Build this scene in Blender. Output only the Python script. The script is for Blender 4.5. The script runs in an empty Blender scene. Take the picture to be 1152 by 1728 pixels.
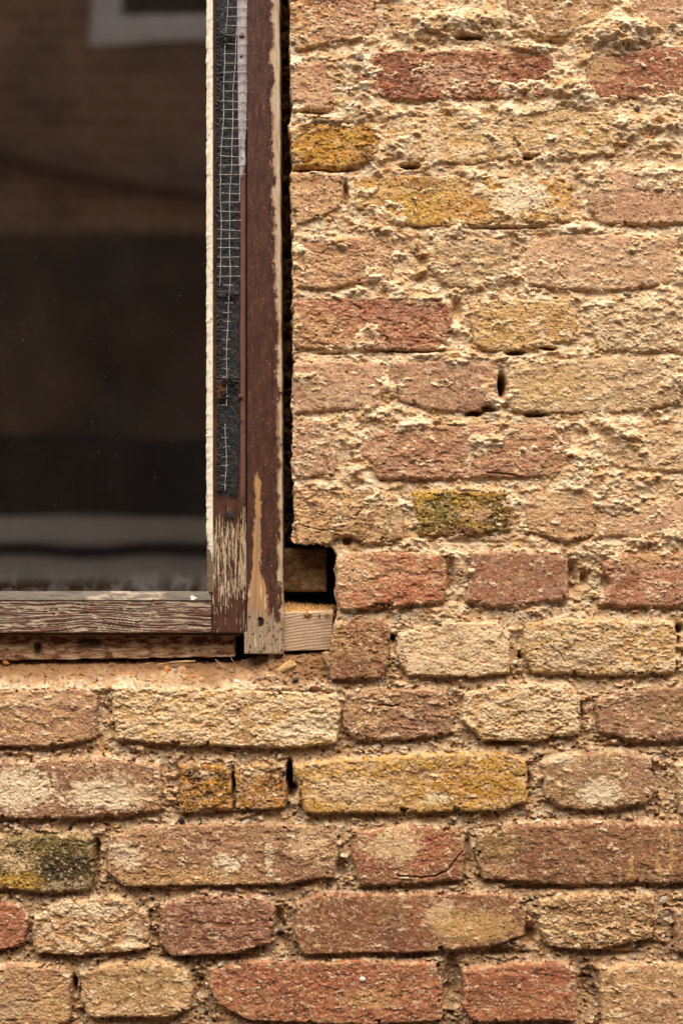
import bpy, math, time
import numpy as np

# ------------------------------------------------------------------ scale and camera
S = 0.0007            # metres per photo pixel on the face of the wall (y = 0)
CU, CV = 576.0, 864.0
D = 2.2               # camera distance from the wall face
scene = bpy.context.scene
COL = scene.collection
R = math.radians

cam_d = bpy.data.cameras.new('camera')
cam = bpy.data.objects.new('camera', cam_d)
COL.objects.link(cam)
cam.location = (0, -D, 0)
cam.rotation_euler = (R(90), 0, 0)
cam_d.sensor_fit = 'VERTICAL'
cam_d.sensor_height = 36.0
cam_d.sensor_width = 24.0
cam_d.lens = 36.0 * D / (1728 * S)
cam_d.clip_start = 0.05
cam_d.clip_end = 200
cam_d.dof.use_dof = True
cam_d.dof.focus_distance = D
cam_d.dof.aperture_fstop = 2.8
scene.camera = cam

SUN_EL, SUN_AZ = 56.0, -26.0     # azimuth from straight in front of the wall, towards the left
world = bpy.data.worlds.new('World')
scene.world = world
world.use_nodes = True
wn = world.node_tree.nodes
wl = world.node_tree.links
wn.clear()
wo = wn.new('ShaderNodeOutputWorld')
bg = wn.new('ShaderNodeBackground')
sky = wn.new('ShaderNodeTexSky')
sky.sky_type = 'NISHITA'
sky.sun_disc = False
sky.sun_elevation = R(SUN_EL)
sky.sun_rotation = R(180 + SUN_AZ)
sky.air_density = 1.0
sky.dust_density = 3.0
sky.ozone_density = 0.6
bg.inputs['Strength'].default_value = 0.15
wl.new(sky.outputs[0], bg.inputs['Color'])
wl.new(bg.outputs[0], wo.inputs['Surface'])

sun_d = bpy.data.lights.new('sun', 'SUN')
sun_d.energy = 1.35
sun_d.angle = R(44)
sun_d.color = (1.0, 0.92, 0.79)
sun = bpy.data.objects.new('sun', sun_d)
COL.objects.link(sun)
from mathutils import Vector
sx = math.sin(R(SUN_AZ)) * math.cos(R(SUN_EL))
sy = -math.cos(R(SUN_AZ)) * math.cos(R(SUN_EL))
sz = math.sin(R(SUN_EL))
sun.rotation_euler = Vector((sx, sy, sz)).to_track_quat('Z', 'Y').to_euler()

scene.view_settings.view_transform = 'Standard'
scene.view_settings.look = 'None'
scene.view_settings.gamma = 1.0
scene.view_settings.exposure = 1.40
scene.cycles.max_bounces = 8

# ------------------------------------------------------------------ helpers
rng = np.random.RandomState(7)


def P(u, v, y=0.0):
    """photo pixel (u, v) at depth y behind the wall face -> world point"""
    k = S * (D + y) / D
    return ((u - CU) * k, y, (CV - v) * k)


def lin(c):
    c = np.asarray(c, float) / 255.0
    return np.where(c <= 0.04045, c / 12.92, ((c + 0.055) / 1.055) ** 2.4)


def sstep(a, b, x):
    t = np.clip((x - a) / (b - a), 0, 1)
    return t * t * (3 - 2 * t)


_ang = rng.rand(256, 256) * 2 * np.pi
_GX, _GY = np.cos(_ang), np.sin(_ang)
_VR = rng.rand(256, 256, 4)


def gnoise(x, y):
    xi = np.floor(x).astype(np.int64)
    yi = np.floor(y).astype(np.int64)
    fx, fy = x - xi, y - yi
    ux = fx * fx * fx * (fx * (fx * 6 - 15) + 10)
    uy = fy * fy * fy * (fy * (fy * 6 - 15) + 10)
    x0, x1, y0, y1 = xi & 255, (xi + 1) & 255, yi & 255, (yi + 1) & 255

    def g(a, b, dx, dy):
        return _GX[a, b] * dx + _GY[a, b] * dy
    n0 = g(x0, y0, fx, fy) * (1 - ux) + g(x1, y0, fx - 1, fy) * ux
    n1 = g(x0, y1, fx, fy - 1) * (1 - ux) + g(x1, y1, fx - 1, fy - 1) * ux
    return (n0 * (1 - uy) + n1 * uy) * 1.45


def fbm(x, y, octv=4, gain=0.5, seed=0.0):
    s = np.zeros(np.broadcast(x, y).shape)
    a, f = 1.0, 1.0
    ca, sa = math.cos(0.6), math.sin(0.6)
    tot = 0
    x = x + seed * 17.31
    y = y + seed * 9.77
    for i in range(octv):
        s += a * gnoise(x * f + i * 31.7, y * f + i * 11.3)
        tot += a
        a *= gain
        f *= 2.03
        x, y = x * ca - y * sa, x * sa + y * ca
    return s / tot * 1.35


def ridged(x, y, octv=4, gain=0.5, seed=0.0):
    s = np.zeros(np.broadcast(x, y).shape)
    a, f, tot = 1.0, 1.0, 0
    x = x + seed * 13.1
    y = y + seed * 7.7
    for i in range(octv):
        s += a * (1 - 2.2 * np.abs(gnoise(x * f + i * 5.1, y * f + i * 3.3)))
        tot += a
        a *= gain
        f *= 2.1
    return s / tot


def worley(x, y, seed=0):
    """distance to nearest feature point and that cell's random values"""
    xi = np.floor(x).astype(np.int64)
    yi = np.floor(y).astype(np.int64)
    best = np.full(x.shape, 9.0)
    r = np.zeros(x.shape)
    r2 = np.zeros(x.shape)
    for dx in (-1, 0, 1):
        for dy in (-1, 0, 1):
            cx, cy = xi + dx, yi + dy
            q = _VR[(cx + seed * 37) & 255, (cy + seed * 91) & 255]
            d = (cx + q[..., 0] - x) ** 2 + (cy + q[..., 1] - y) ** 2
            m = d < best
            best = np.where(m, d, best)
            r = np.where(m, q[..., 2], r)
            r2 = np.where(m, q[..., 3], r2)
    return np.sqrt(best), r, r2


def poly_sdf(px, py, pts):
    """signed distance, positive inside"""
    n = len(pts)
    d = np.full(px.shape, 1e18)
    inside = np.zeros(px.shape, bool)
    for i in range(n):
        ax, ay = pts[i]
        bx, by = pts[(i + 1) % n]
        ex, ey = bx - ax, by - ay
        wx, wy = px - ax, py - ay
        t = np.clip((wx * ex + wy * ey) / (ex * ex + ey * ey), 0, 1)
        d = np.minimum(d, (wx - ex * t) ** 2 + (wy - ey * t) ** 2)
        c = ((ay <= py) & (by > py)) | ((by <= py) & (ay > py))
        with np.errstate(divide='ignore', invalid='ignore'):
            xx = ax + (py - ay) / (by - ay if by != ay else 1e-9) * ex
        inside ^= c & (px < xx)
    d = np.sqrt(d)
    return np.where(inside, d, -d)


def grid_object(name, X, Y, Z, colr, keep, mat, parent=None):
    """tensor grid arrays -> mesh object, faces where keep (face mask) is set"""
    nv, nu = X.shape
    idx = np.arange(nv * nu).reshape(nv, nu)
    a, b, c, d = idx[:-1, :-1][keep], idx[:-1, 1:][keep], idx[1:, 1:][keep], idx[1:, :-1][keep]
    faces = np.stack([a, d, c, b], 1)
    used = np.unique(faces)
    remap = np.zeros(nv * nu, np.int64)
    remap[used] = np.arange(len(used))
    faces = remap[faces]
    co = np.stack([X.ravel()[used], Y.ravel()[used], Z.ravel()[used]], 1)
    me = bpy.data.meshes.new(name)
    me.vertices.add(len(co))
    me.vertices.foreach_set('co', co.astype(np.float32).ravel())
    me.loops.add(faces.size)
    me.loops.foreach_set('vertex_index', faces.astype(np.int32).ravel())
    me.polygons.add(len(faces))
    me.polygons.foreach_set('loop_start', (np.arange(len(faces)) * 4).astype(np.int32))
    try:
        me.polygons.foreach_set('loop_total', np.full(len(faces), 4, np.int32))
    except Exception:
        pass
    me.polygons.foreach_set('use_smooth', np.ones(len(faces), bool))
    at = me.attributes.new('Col', 'FLOAT_COLOR', 'POINT')
    rgba = np.ones((len(used), 4), np.float32)
    rgba[:, :3] = colr.reshape(-1, colr.shape[-1])[used][:, :3]
    if colr.shape[-1] > 3:
        rgba[:, 3] = colr.reshape(-1, colr.shape[-1])[used][:, 3]
    at.data.foreach_set('color', rgba.ravel())
    me.update(calc_edges=True)
    me.validate()
    o = bpy.data.objects.new(name, me)
    COL.objects.link(o)
    if mat:
        me.materials.append(mat)
    if parent:
        o.parent = parent
    return o


def tag(o, label=None, cat=None, group=None, kind=None):
    if label: o['label'] = label
    if cat: o['category'] = cat
    if group: o['group'] = group
    if kind: o['kind'] = kind
    return o


def empty(name, loc=(0, 0, 0)):
    o = bpy.data.objects.new(name, None)
    o.empty_display_size = 0.05
    COL.objects.link(o)
    o.location = loc
    return o


def mesh_obj(name, verts, faces, mat, parent=None, smooth=False):
    me = bpy.data.meshes.new(name)
    me.from_pydata([tuple(map(float, p)) for p in verts], [], [tuple(int(i) for i in f) for f in faces])
    if smooth:
        me.polygons.foreach_set('use_smooth', [True] * len(me.polygons))
    me.update()
    o = bpy.data.objects.new(name, me)
    COL.objects.link(o)
    if mat:
        me.materials.append(mat)
    if parent:
        o.parent = parent
        o.matrix_parent_inverse = parent.matrix_world.inverted() if False else o.matrix_parent_inverse
        o.location = (-parent.location.x, -parent.location.y, -parent.location.z)
    return o


class MB:
    def __init__(self):
        self.v, self.f = [], []

    def box(self, x0, x1, y0, y1, z0, z1):
        n = len(self.v)
        self.v += [(x0, y0, z0), (x1, y0, z0), (x1, y1, z0), (x0, y1, z0), (x0, y0, z1), (x1, y0, z1), (x1, y1, z1), (x0, y1, z1)]
        self.f += [(n, n + 3, n + 2, n + 1), (n + 4, n + 5, n + 6, n + 7), (n, n + 1, n + 5, n + 4), (n + 1, n + 2, n + 6, n + 5), (n + 2, n + 3, n + 7, n + 6), (n + 3, n, n + 4, n + 7)]

    def tube(self, pts, r, k=6):
        n0 = len(self.v)
        pts = [Vector(p) for p in pts]
        for i, p in enumerate(pts):
            t = (pts[min(i + 1, len(pts) - 1)] - pts[max(i - 1, 0)]).normalized()
            a = t.cross(Vector((0, 1, 0)))
            if a.length < 1e-4:
                a = t.cross(Vector((1, 0, 0)))
            a.normalize()
            b = t.cross(a)
            rr = r[i] if isinstance(r, (list, tuple)) else r
            for j in range(k):
                an = 2 * math.pi * j / k
                self.v.append(tuple(p + a * math.cos(an) * rr + b * math.sin(an) * rr))
        for i in range(len(pts) - 1):
            for j in range(k):
                q = n0 + i * k
                self.f.append((q + j, q + (j + 1) % k, q + k + (j + 1) % k, q + k + j))
        self.f.append(tuple(n0 + j for j in range(k))[::-1])
        q = n0 + (len(pts) - 1) * k
        self.f.append(tuple(q + j for j in range(k)))

    def build(self, name, mat, parent=None, smooth=False):
        return mesh_obj(name, self.v, self.f, mat, parent, smooth)


def rock(name, u, v, y, rx, ry, rz, mat, seed, parent=None, n=3, flat=.5):
    import bmesh
    bm = bmesh.new()
    bmesh.ops.create_icosphere(bm, subdivisions=n, radius=1)
    r = np.random.RandomState(seed)
    dirs = r.randn(9, 3); dirs /= np.linalg.norm(dirs, axis=1)[:, None]
    cut = .62 + r.rand(9) * .3
    for vt in bm.verts:
        p = np.array(vt.co)
        for dvec, ct in zip(dirs, cut):           # planar facets make a chip, not a ball
            s_ = p @ dvec
            if s_ > ct: p = p - dvec * (s_ - ct)
        p = p * (1 + .03 * r.randn())
        vt.co = (p[0] * rx, p[1] * ry, p[2] * rz)
    me = bpy.data.meshes.new(name); bm.to_mesh(me); bm.free()
    me.materials.append(mat)
    o = bpy.data.objects.new(name, me); COL.objects.link(o)
    o.location = P(u, v, y)
    o.rotation_euler = (0, r.randn() * .4, 0)
    if parent: o.parent = parent
    return o



# ------------------------------------------------------------------ materials
def new_mat(name):
    m = bpy.data.materials.new(name)
    m.use_nodes = True
    nt = m.node_tree
    nt.nodes.clear()
    out = nt.nodes.new('ShaderNodeOutputMaterial')
    bs = nt.nodes.new('ShaderNodeBsdfPrincipled')
    nt.links.new(bs.outputs[0], out.inputs['Surface'])
    return m, nt, bs, out


def attr_mat(name, rough=0.9, spec=0.2, speckle=0.25, nscale=900.0, bump=0.35, bdist=0.0006, stretch=(1, 1, 1), coat=0.0):
    """colour from the object's own pigment attribute, broken up by fine procedural grain"""
    m, nt, bs, out = new_mat(name)
    L = nt.links
    at = nt.nodes.new('ShaderNodeAttribute'); at.attribute_name = 'Col'
    tc = nt.nodes.new('ShaderNodeTexCoord')
    mp = nt.nodes.new('ShaderNodeMapping'); mp.inputs['Scale'].default_value = stretch
    L.new(tc.outputs['Object'], mp.inputs['Vector'])
    n1 = nt.nodes.new('ShaderNodeTexNoise'); n1.inputs['Scale'].default_value = nscale
    n1.inputs['Detail'].default_value = 4; n1.inputs['Roughness'].default_value = 0.65
    L.new(mp.outputs[0], n1.inputs['Vector'])
    n2 = nt.nodes.new('ShaderNodeTexNoise'); n2.inputs['Scale'].default_value = nscale * 0.35
    n2.inputs['Detail'].default_value = 3
    L.new(mp.outputs[0], n2.inputs['Vector'])
    mr = nt.nodes.new('ShaderNodeMapRange')
    mr.inputs['From Min'].default_value = 0.3; mr.inputs['From Max'].default_value = 0.7
    mr.inputs['To Min'].default_value = 1 - speckle; mr.inputs['To Max'].default_value = 1 + speckle
    L.new(n1.outputs['Fac'], mr.inputs['Value'])
    mx = nt.nodes.new('ShaderNodeMix'); mx.data_type = 'RGBA'; mx.blend_type = 'MULTIPLY'
    mx.inputs['Factor'].default_value = 1.0
    L.new(at.outputs['Color'], mx.inputs[6])
    L.new(mr.outputs[0], mx.inputs[7])
    L.new(mx.outputs[2], bs.inputs['Base Color'])
    if coat:
        # alpha channel = paint left on the surface: painted areas are smoother
        rr = nt.nodes.new('ShaderNodeMapRange')
        rr.inputs['To Min'].default_value = rough
        rr.inputs['To Max'].default_value = coat
        L.new(at.outputs['Alpha'], rr.inputs['Value'])
        L.new(rr.outputs[0], bs.inputs['Roughness'])
    else:
        bs.inputs['Roughness'].default_value = rough
    bs.inputs['Specular IOR Level'].default_value = spec
    ad = nt.nodes.new('ShaderNodeMath'); ad.operation = 'ADD'
    L.new(n1.outputs['Fac'], ad.inputs[0]); L.new(n2.outputs['Fac'], ad.inputs[1])
    bp = nt.nodes.new('ShaderNodeBump'); bp.inputs['Strength'].default_value = bump
    bp.inputs['Distance'].default_value = bdist
    L.new(ad.outputs[0], bp.inputs['Height'])
    L.new(bp.outputs[0], bs.inputs['Normal'])
    return m


def plain_mat(name, c1, c2, scale=60, rough=0.8, spec=0.3, bump=0.3, bdist=0.001, stretch=(1, 1, 1), metallic=0.0, detail=5):
    m, nt, bs, out = new_mat(name)
    L = nt.links
    tc = nt.nodes.new('ShaderNodeTexCoord')
    mp = nt.nodes.new('ShaderNodeMapping'); mp.inputs['Scale'].default_value = stretch
    L.new(tc.outputs['Object'], mp.inputs['Vector'])
    n1 = nt.nodes.new('ShaderNodeTexNoise'); n1.inputs['Scale'].default_value = scale
    n1.inputs['Detail'].default_value = detail; n1.inputs['Roughness'].default_value = 0.6
    L.new(mp.outputs[0], n1.inputs['Vector'])
    cr = nt.nodes.new('ShaderNodeValToRGB')
    cr.color_ramp.elements[0].position = 0.35
    cr.color_ramp.elements[1].position = 0.65
    cr.color_ramp.elements[0].color = (*lin(c1), 1)
    cr.color_ramp.elements[1].color = (*lin(c2), 1)
    L.new(n1.outputs['Fac'], cr.inputs['Fac'])
    L.new(cr.outputs[0], bs.inputs['Base Color'])
    bs.inputs['Roughness'].default_value = rough
    bs.inputs['Specular IOR Level'].default_value = spec
    bs.inputs['Metallic'].default_value = metallic
    bp = nt.nodes.new('ShaderNodeBump'); bp.inputs['Strength'].default_value = bump
    bp.inputs['Distance'].default_value = bdist
    L.new(n1.outputs['Fac'], bp.inputs['Height'])
    L.new(bp.outputs[0], bs.inputs['Normal'])
    return m


M_brick = attr_mat('weathered_brick', rough=0.92, spec=0.15, speckle=0.26, nscale=700, bump=0.42, bdist=0.0008)
M_mortar = attr_mat('lime_mortar', rough=0.95, spec=0.12, speckle=0.20, nscale=800, bump=0.5, bdist=0.0008)

# ------------------------------------------------------------------ THE WALL
T0 = time.time()


def axis(lo, hi, f0, f1, step, growth=1.13, mx=34.0):
    mid = list(np.arange(f0, f1 + step * 0.5, step))
    a, s = [f0], step
    while a[-1] > lo:
        s = min(s * growth, mx); a.append(a[-1] - s)
    b, s = [mid[-1]], step
    while b[-1] < hi:
        s = min(s * growth, mx); b.append(b[-1] + s)
    return np.array(a[:0:-1] + mid + b[1:])


STEP = 1.3
us = axis(-2900, 3600, -16, 1168, STEP)
vs = axis(-5200, 3050, -16, 1744, STEP)
U, V = np.meshgrid(us, vs)
fine = (U > -60) & (U < 1210) & (V > -60) & (V < 1790)

OPEN = [(-790, -800), (488, -800), (487, 0), (489, 300), (492, 500), (491, 700), (494, 915), (500, 921), (556, 922), (565, 940), (566, 1030), (562, 1060),
        (553, 1101), (480, 1106), (430, 1110), (-790, 1110)]

# palette (sRGB pigment colours as seen, scaled to albedo below)
C = dict(
    buff=(206, 167, 119), cream=(232, 207, 168), sand=(188, 148, 102), orange=(188, 124, 60), umber=(112, 76, 46),
    red=(162, 102, 74), dred=(138, 86, 62), ored=(168, 102, 70), pink=(184, 136, 102), ppink=(202, 160, 124), mauve=(164, 120, 92),
    brown=(154, 114, 78), dbrown=(106, 74, 50), tan=(200, 158, 108), ptan=(214, 178, 130), ytan=(202, 160, 98), yellow=(190, 146, 60),
    ochre=(184, 126, 44), olive=(140, 116, 64), grey=(184, 154, 116), black=(44, 35, 27), moss=(104, 92, 50), white=(228, 218, 200))
ALB = 0.86
CL = {k: lin(v) * ALB for k, v in C.items()}

# bricks: outline, main pigment, second pigment, mortar smear 0..1, face height (mm), roughness, extras [(pigment, u, v, ru, rv, amount)]
B = []


def bk(pts, c1, c2, smear=0.15, face=0.0, rough=1.0, ex=(), spots=0.15):
    B.append((pts, c1, c2, smear, face, rough, ex, spots))


bk([(487,-40),(632,-40),(636,40),(615,66),(560,70),(530,78),(497,86),(489,40)], 'tan','pink',.35,0,1.2, [('pink',600,30,34,40,.8),('orange',520,20,30,20,.4),('red',560,-5,40,15,.5)])
bk([(655,30),(690,20),(728,24),(780,40),(822,45),(820,66),(760,68),(700,66),(662,58)], 'pink','tan',.3,-2,.8)
bk([(850,-40),(1048,-40),(1046,28),(990,40),(955,60),(905,62),(862,44)], 'brown','tan',.35,0,1.1,[('tan',985,22,28,20,.8)])
bk([(1060,-40),(1195,-40),(1195,20),(1120,45),(1078,50),(1052,18)], 'pink','ppink',.35,-1,.8)
bk([(492,108),(545,102),(553,135),(563,165),(560,183),(520,187),(512,172),(494,170),(488,140)], 'ppink','pink',.25,0,1.3,[('red',538,115,20,8,.6)])
bk([(602,96),(650,87),(820,84),(925,88),(946,115),(940,160),(880,166),(700,168),(640,163),(600,140)], 'red','dred',.12,0,1.0,[('ppink',770,130,60,24,.6),('ored',635,152,20,12,.7)])
bk([(985,96),(1040,92),(1090,82),(1195,78),(1195,168),(1130,168),(1010,165),(988,135)], 'red','dred',.18,0,1.0,[('tan',1010,110,34,26,.7)])
bk([(490,204),(540,197),(612,199),(632,215),(642,258),(625,274),(580,284),(500,281),(486,240)], 'yellow','ochre',.03,1,1.1,[('black',560,205,70,9,.85),('umber',625,260,26,20,.6),('tan',495,270,16,14,.8),('umber',500,212,16,10,.7)],.5)
bk([(655,198),(800,192),(868,194),(864,262),(800,276),(700,270),(655,258)], 'ytan','buff',.55,-1.5,1.3,[('umber',710,240,26,14,.4)])
bk([(868,198),(940,183),(1040,190),(1045,225),(1036,258),(960,268),(880,260),(866,230)], 'ptan','ytan',.4,0,1.1)
bk([(1072,238),(1108,205),(1140,202),(1134,250),(1100,262),(1072,256)], 'tan','orange',.1,-4,.8)
bk([(487,292),(575,293),(577,330),(570,350),(540,364),(500,378),(490,340)], 'tan','pink',.25,1,.9,[('ored',530,305,20,8,.4)],.25)
bk([(600,300),(700,294),(800,300),(900,300),(962,310),(962,374),(860,378),(700,381),(640,370),(600,350)], 'ytan','ochre',.25,0,1.2,[('cream',880,330,50,34,.85),('yellow',700,352,60,22,.6),('umber',715,310,36,9,.6),('orange',790,350,40,18,.4)],.45)
bk([(990,294),(1040,285),(1195,290),(1195,378),(1100,378),(1015,377),(992,350)], 'ppink','mauve',.3,0,.9,[('pink',1085,350,60,24,.6)])
bk([(493,402),(660,398),(663,440),(655,474),(590,478),(560,486),(500,485),(494,450)], 'pink','tan',.22,0,1.0,[('red',560,412,60,14,.5),('umber',563,470,10,10,.5),('mauve',630,430,26,22,.5)])
bk([(735,408),(800,400),(862,402),(863,468),(850,480),(790,488),(745,480),(725,450)], 'grey','tan',.35,0,1.4)
bk([(900,404),(960,394),(1060,397),(1148,402),(1150,476),(1060,487),(1000,491),(940,488),(892,478),(888,430)], 'ppink','tan',.35,0,1.1)
bk([(1162,405),(1300,400),(1300,485),(1165,482)], 'tan','ptan',.5,-1,1.1)
bk([(490,506),(600,503),(740,505),(763,515),(763,560),(745,590),(650,592),(560,588),(497,590)], 'pink','red',.12,0,1.1,[('tan',530,560,50,40,.5),('mauve',690,520,60,16,.5)])
bk([(790,512),(850,503),(960,510),(974,550),(965,574),(900,590),(830,593),(800,580)], 'ytan','tan',.35,0,1.1,[('yellow',835,560,16,34,.5),('orange',940,560,24,18,.35)],.35)
bk([(1000,515),(1060,505),(1195,508),(1195,590),(1100,595),(1010,590),(995,550)], 'grey','ptan',.5,-.5,1.2)
bk([(492,612),(560,608),(640,612),(643,690),(560,692),(495,698)], 'ppink','pink',.18,1,.6,[('grey',560,668,60,18,.5)])
bk([(665,614),(720,608),(830,612),(843,640),(840,685),(800,695),(720,690),(675,675),(663,640)], 'mauve','ppink',.15,0,.9,[('tan',700,650,26,20,.4)])
bk([(858,616),(900,608),(1040,602),(1147,607),(1147,680),(1060,695),(930,698),(860,692),(853,660)], 'ptan','grey',.35,1,.7,[('ytan',930,650,60,30,.5),('brown',1120,660,40,24,.5)])
bk([(1160,610),(1300,605),(1300,690),(1165,690)], 'brown','tan',.3,-1,1.1)
bk([(492,712),(555,710),(567,760),(565,800),(500,806),(490,790)], 'mauve','ppink',.45,0,1.3)
bk([(597,742),(640,728),(662,745),(640,775),(605,777)], 'mauve','pink',.1,-2,.9)
bk([(648,722),(700,716),(950,715),(965,740),(968,788),(930,804),(800,808),(640,808),(625,780)], 'mauve','pink',.2,0,1.0,[('cream',794,775,4,26,.7),('red',720,760,40,20,.35)])
bk([(1010,740),(1060,722),(1195,712),(1195,800),(1080,792),(1020,784)], 'ptan','ppink',.45,-1,1.2,[('pink',1135,722,30,14,.6)])
bk([(495,828),(560,826),(660,830),(672,846),(680,860),(680,908),(620,918),(590,905),(562,905),(555,918),(505,920),(492,880)], 'tan','brown',.22,0,1.3,[('grey',665,872,16,30,.6),('umber',600,900,18,8,.5)],.25)
bk([(697,832),(760,825),(850,828),(866,850),(862,892),(790,904),(705,905)], 'yellow','olive',.05,0,1.6,[('black',850,870,40,34,.5),('moss',740,870,30,24,.6),('umber',780,898,60,7,.8),('ppink',800,868,34,10,.5)],.8)
bk([(885,850),(902,830),(960,826),(1002,832),(1010,860),(1000,905),(960,915),(890,898)], 'pink','tan',.3,0,1.0,[('ptan',945,850,34,16,.7)])
bk([(1003,862),(1060,872),(1110,842),(1195,832),(1195,905),(1080,905),(1000,905)], 'ppink','tan',.35,-1.5,1.1,[('pink',1110,880,40,14,.6)])
bk([(567,948),(590,933),(700,932),(748,936),(753,980),(748,1015),(650,1024),(575,1027),(566,1000)], 'ored','pink',.12,1.5,1.4,[('ptan',600,960,34,26,.5),('ored',690,1000,60,20,.6)])
bk([(780,935),(850,930),(940,932),(957,950),(957,1010),(900,1020),(830,1025),(785,1015),(793,975)], 'mauve','red',.12,1,.9,[('dbrown',800,945,20,12,.6),('ored',828,1003,16,10,.5),('brown',900,960,40,24,.5)])
bk([(1015,950),(1045,935),(1195,932),(1195,1022),(1060,1025),(1010,1020),(1030,985)], 'red','pink',.2,0,1.0,[('dred',1050,975,30,20,.6),('tan',1100,945,60,10,.6)])
bk([(562,1050),(640,1046),(657,1060),(655,1118),(640,1142),(560,1146),(549,1112)], 'brown','dred',.08,1.5,1.3,[('tan',570,1070,14,30,.5)],.3)
bk([(672,1068),(740,1052),(840,1050),(860,1075),(858,1134),(790,1142),(690,1138),(668,1110)], 'ptan','tan',.6,0,1.2,[('mauve',715,1125,34,10,.5)])
bk([(885,1054),(960,1045),(1135,1050),(1142,1080),(1138,1135),(1050,1140),(900,1135),(882,1100)], 'ptan','ytan',.45,0,1.1,[('grey',970,1108,60,20,.7),('brown',920,1060,20,10,.5),('ytan',1090,1085,40,30,.6)])
bk([(-40,1165),(150,1163),(162,1175),(160,1245),(90,1260),(-40,1258)], 'mauve','tan',.25,.5,1.4,[('ptan',50,1180,70,12,.5),('tan',110,1245,50,12,.5)])
bk([(188,1170),(210,1160),(400,1165),(568,1170),(574,1200),(566,1254),(480,1262),(300,1257),(195,1248)], 'ptan','ytan',.5,.5,1.3,[('brown',205,1235,22,20,.7),('mauve',420,1258,40,9,.7),('brown',398,1205,14,40,.4),('cream',520,1230,50,20,.7)])
bk([(582,1168),(690,1160),(753,1165),(760,1210),(755,1238),(680,1248),(600,1250),(578,1225)], 'brown','mauve',.22,0,1.1,[('tan',620,1205,30,24,.5)],.3)
bk([(785,1172),(850,1155),(960,1155),(977,1182),(975,1238),(900,1250),(815,1247),(780,1215)], 'ptan','ytan',.6,0,1.3)
bk([(1005,1182),(1060,1162),(1195,1155),(1195,1250),(1080,1252),(1010,1235)], 'mauve','brown',.25,0,1.2,[('olive',1130,1200,34,24,.35)])
bk([(-40,1286),(180,1280),(270,1292),(273,1368),(200,1376),(100,1382),(-40,1380)], 'mauve','brown',.15,1,1.3,[('cream',30,1330,60,34,.8),('cream',180,1340,70,26,.75),('tan',250,1345,30,30,.4)],.25)
bk([(303,1294),(345,1290),(390,1292),(391,1366),(350,1370),(305,1372)], 'ochre','umber',.1,.5,1.4,[('cream',345,1306,24,6,.6),('black',325,1310,16,10,.4)],.7)
bk([(397,1294),(440,1290),(480,1292),(485,1330),(481,1362),(400,1368)], 'ochre','brown',.1,1,1.3,[('cream',430,1300,20,6,.5),('dbrown',470,1310,20,14,.6)],.7)
bk([(494,1294),(550,1284),(700,1273),(860,1270),(886,1286),(888,1352),(850,1368),(700,1371),(515,1372)], 'yellow','tan',.12,1.5,1.0,[('ptan',600,1335,70,24,.85),('ochre',790,1325,70,34,.5),('cream',740,1345,20,10,.7),('brown',690,1310,50,10,.5)],.35)
bk([(915,1290),(945,1273),(1060,1268),(1098,1280),(1106,1335),(1090,1358),(1000,1368),(945,1362),(921,1345)], 'brown','grey',.25,.5,1.2,[('cream',1010,1335,36,20,.85),('cream',950,1280,24,8,.6),('mauve',1075,1310,24,30,.5)])
bk([(1140,1292),(1180,1280),(1300,1282),(1300,1370),(1150,1372)], 'ptan','tan',.5,-1,1.2)
bk([(-40,1413),(130,1408),(155,1418),(158,1470),(150,1504),(80,1507),(-40,1498)], 'olive','moss',.05,1,1.3,[('black',110,1470,50,34,.7),('yellow',30,1490,40,20,.8),('ptan',20,1445,40,26,.7),('moss',80,1425,60,14,.6),('grey',115,1497,30,12,.6)],.9)
bk([(185,1412),(250,1396),(400,1391),(565,1395),(571,1440),(560,1480),(480,1492),(210,1495),(180,1470)], 'brown','mauve',.2,.5,1.2,[('ytan',300,1482,120,18,.5),('cream',385,1455,26,14,.85),('cream',455,1450,8,30,.6),('ptan',520,1420,40,26,.6),('cream',210,1440,28,24,.6),('dbrown',478,1430,8,26,.5)],.25)
bk([(595,1402),(700,1393),(775,1400),(785,1440),(780,1485),(700,1491),(610,1495),(595,1450)], 'brown','red',.12,.5,.9,[('ptan',660,1425,50,28,.85),('ored',740,1430,30,30,.4),('dbrown',635,1475,34,16,.4)])
bk([(808,1412),(870,1392),(1000,1390),(1195,1392),(1195,1490),(950,1492),(815,1484),(803,1450)], 'dred','brown',.12,.5,.7,[('olive',835,1430,34,26,.5),('ytan',852,1432,16,7,.6),('tan',830,1470,24,12,.5),('ytan',1064,1460,4,24,.7),('ytan',1111,1462,4,20,.7),('ytan',1132,1440,4,40,.6)])
bk([(-40,1526),(30,1525),(46,1560),(40,1594),(-40,1612)], 'red','ored',.1,0,1.6)
bk([(58,1548),(110,1520),(200,1516),(248,1545),(251,1600),(180,1610),(60,1610),(57,1570)], 'tan','brown',.4,0,1.1,[('cream',150,1535,70,12,.7),('cream',225,1580,14,24,.6),('mauve',240,1565,12,20,.5)])
bk([(272,1528),(330,1512),(440,1515),(463,1535),(455,1590),(400,1608),(290,1614),(270,1590)], 'dred','mauve',.06,1.5,1.0,[('dbrown',320,1580,50,22,.3)])
bk([(500,1526),(530,1510),(700,1508),(860,1508),(886,1540),(885,1578),(830,1598),(700,1608),(510,1610),(498,1570)], 'dred','brown',.1,1,.8,[('ptan',740,1540,24,24,.8),('ytan',800,1565,70,26,.65),('red',700,1550,16,40,.5),('dbrown',660,1560,24,40,.35)])
bk([(912,1522),(960,1510),(1100,1510),(1107,1550),(1098,1584),(1000,1603),(930,1598),(912,1570)], 'brown','tan',.3,.5,1.4,[('dbrown',1010,1582,20,8,.7),('ptan',930,1575,20,30,.6),('dbrown',935,1535,18,8,.5)],.3)
bk([(1138,1536),(1195,1525),(1195,1612),(1142,1606)], 'brown','mauve',.2,0,1.0)
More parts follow.
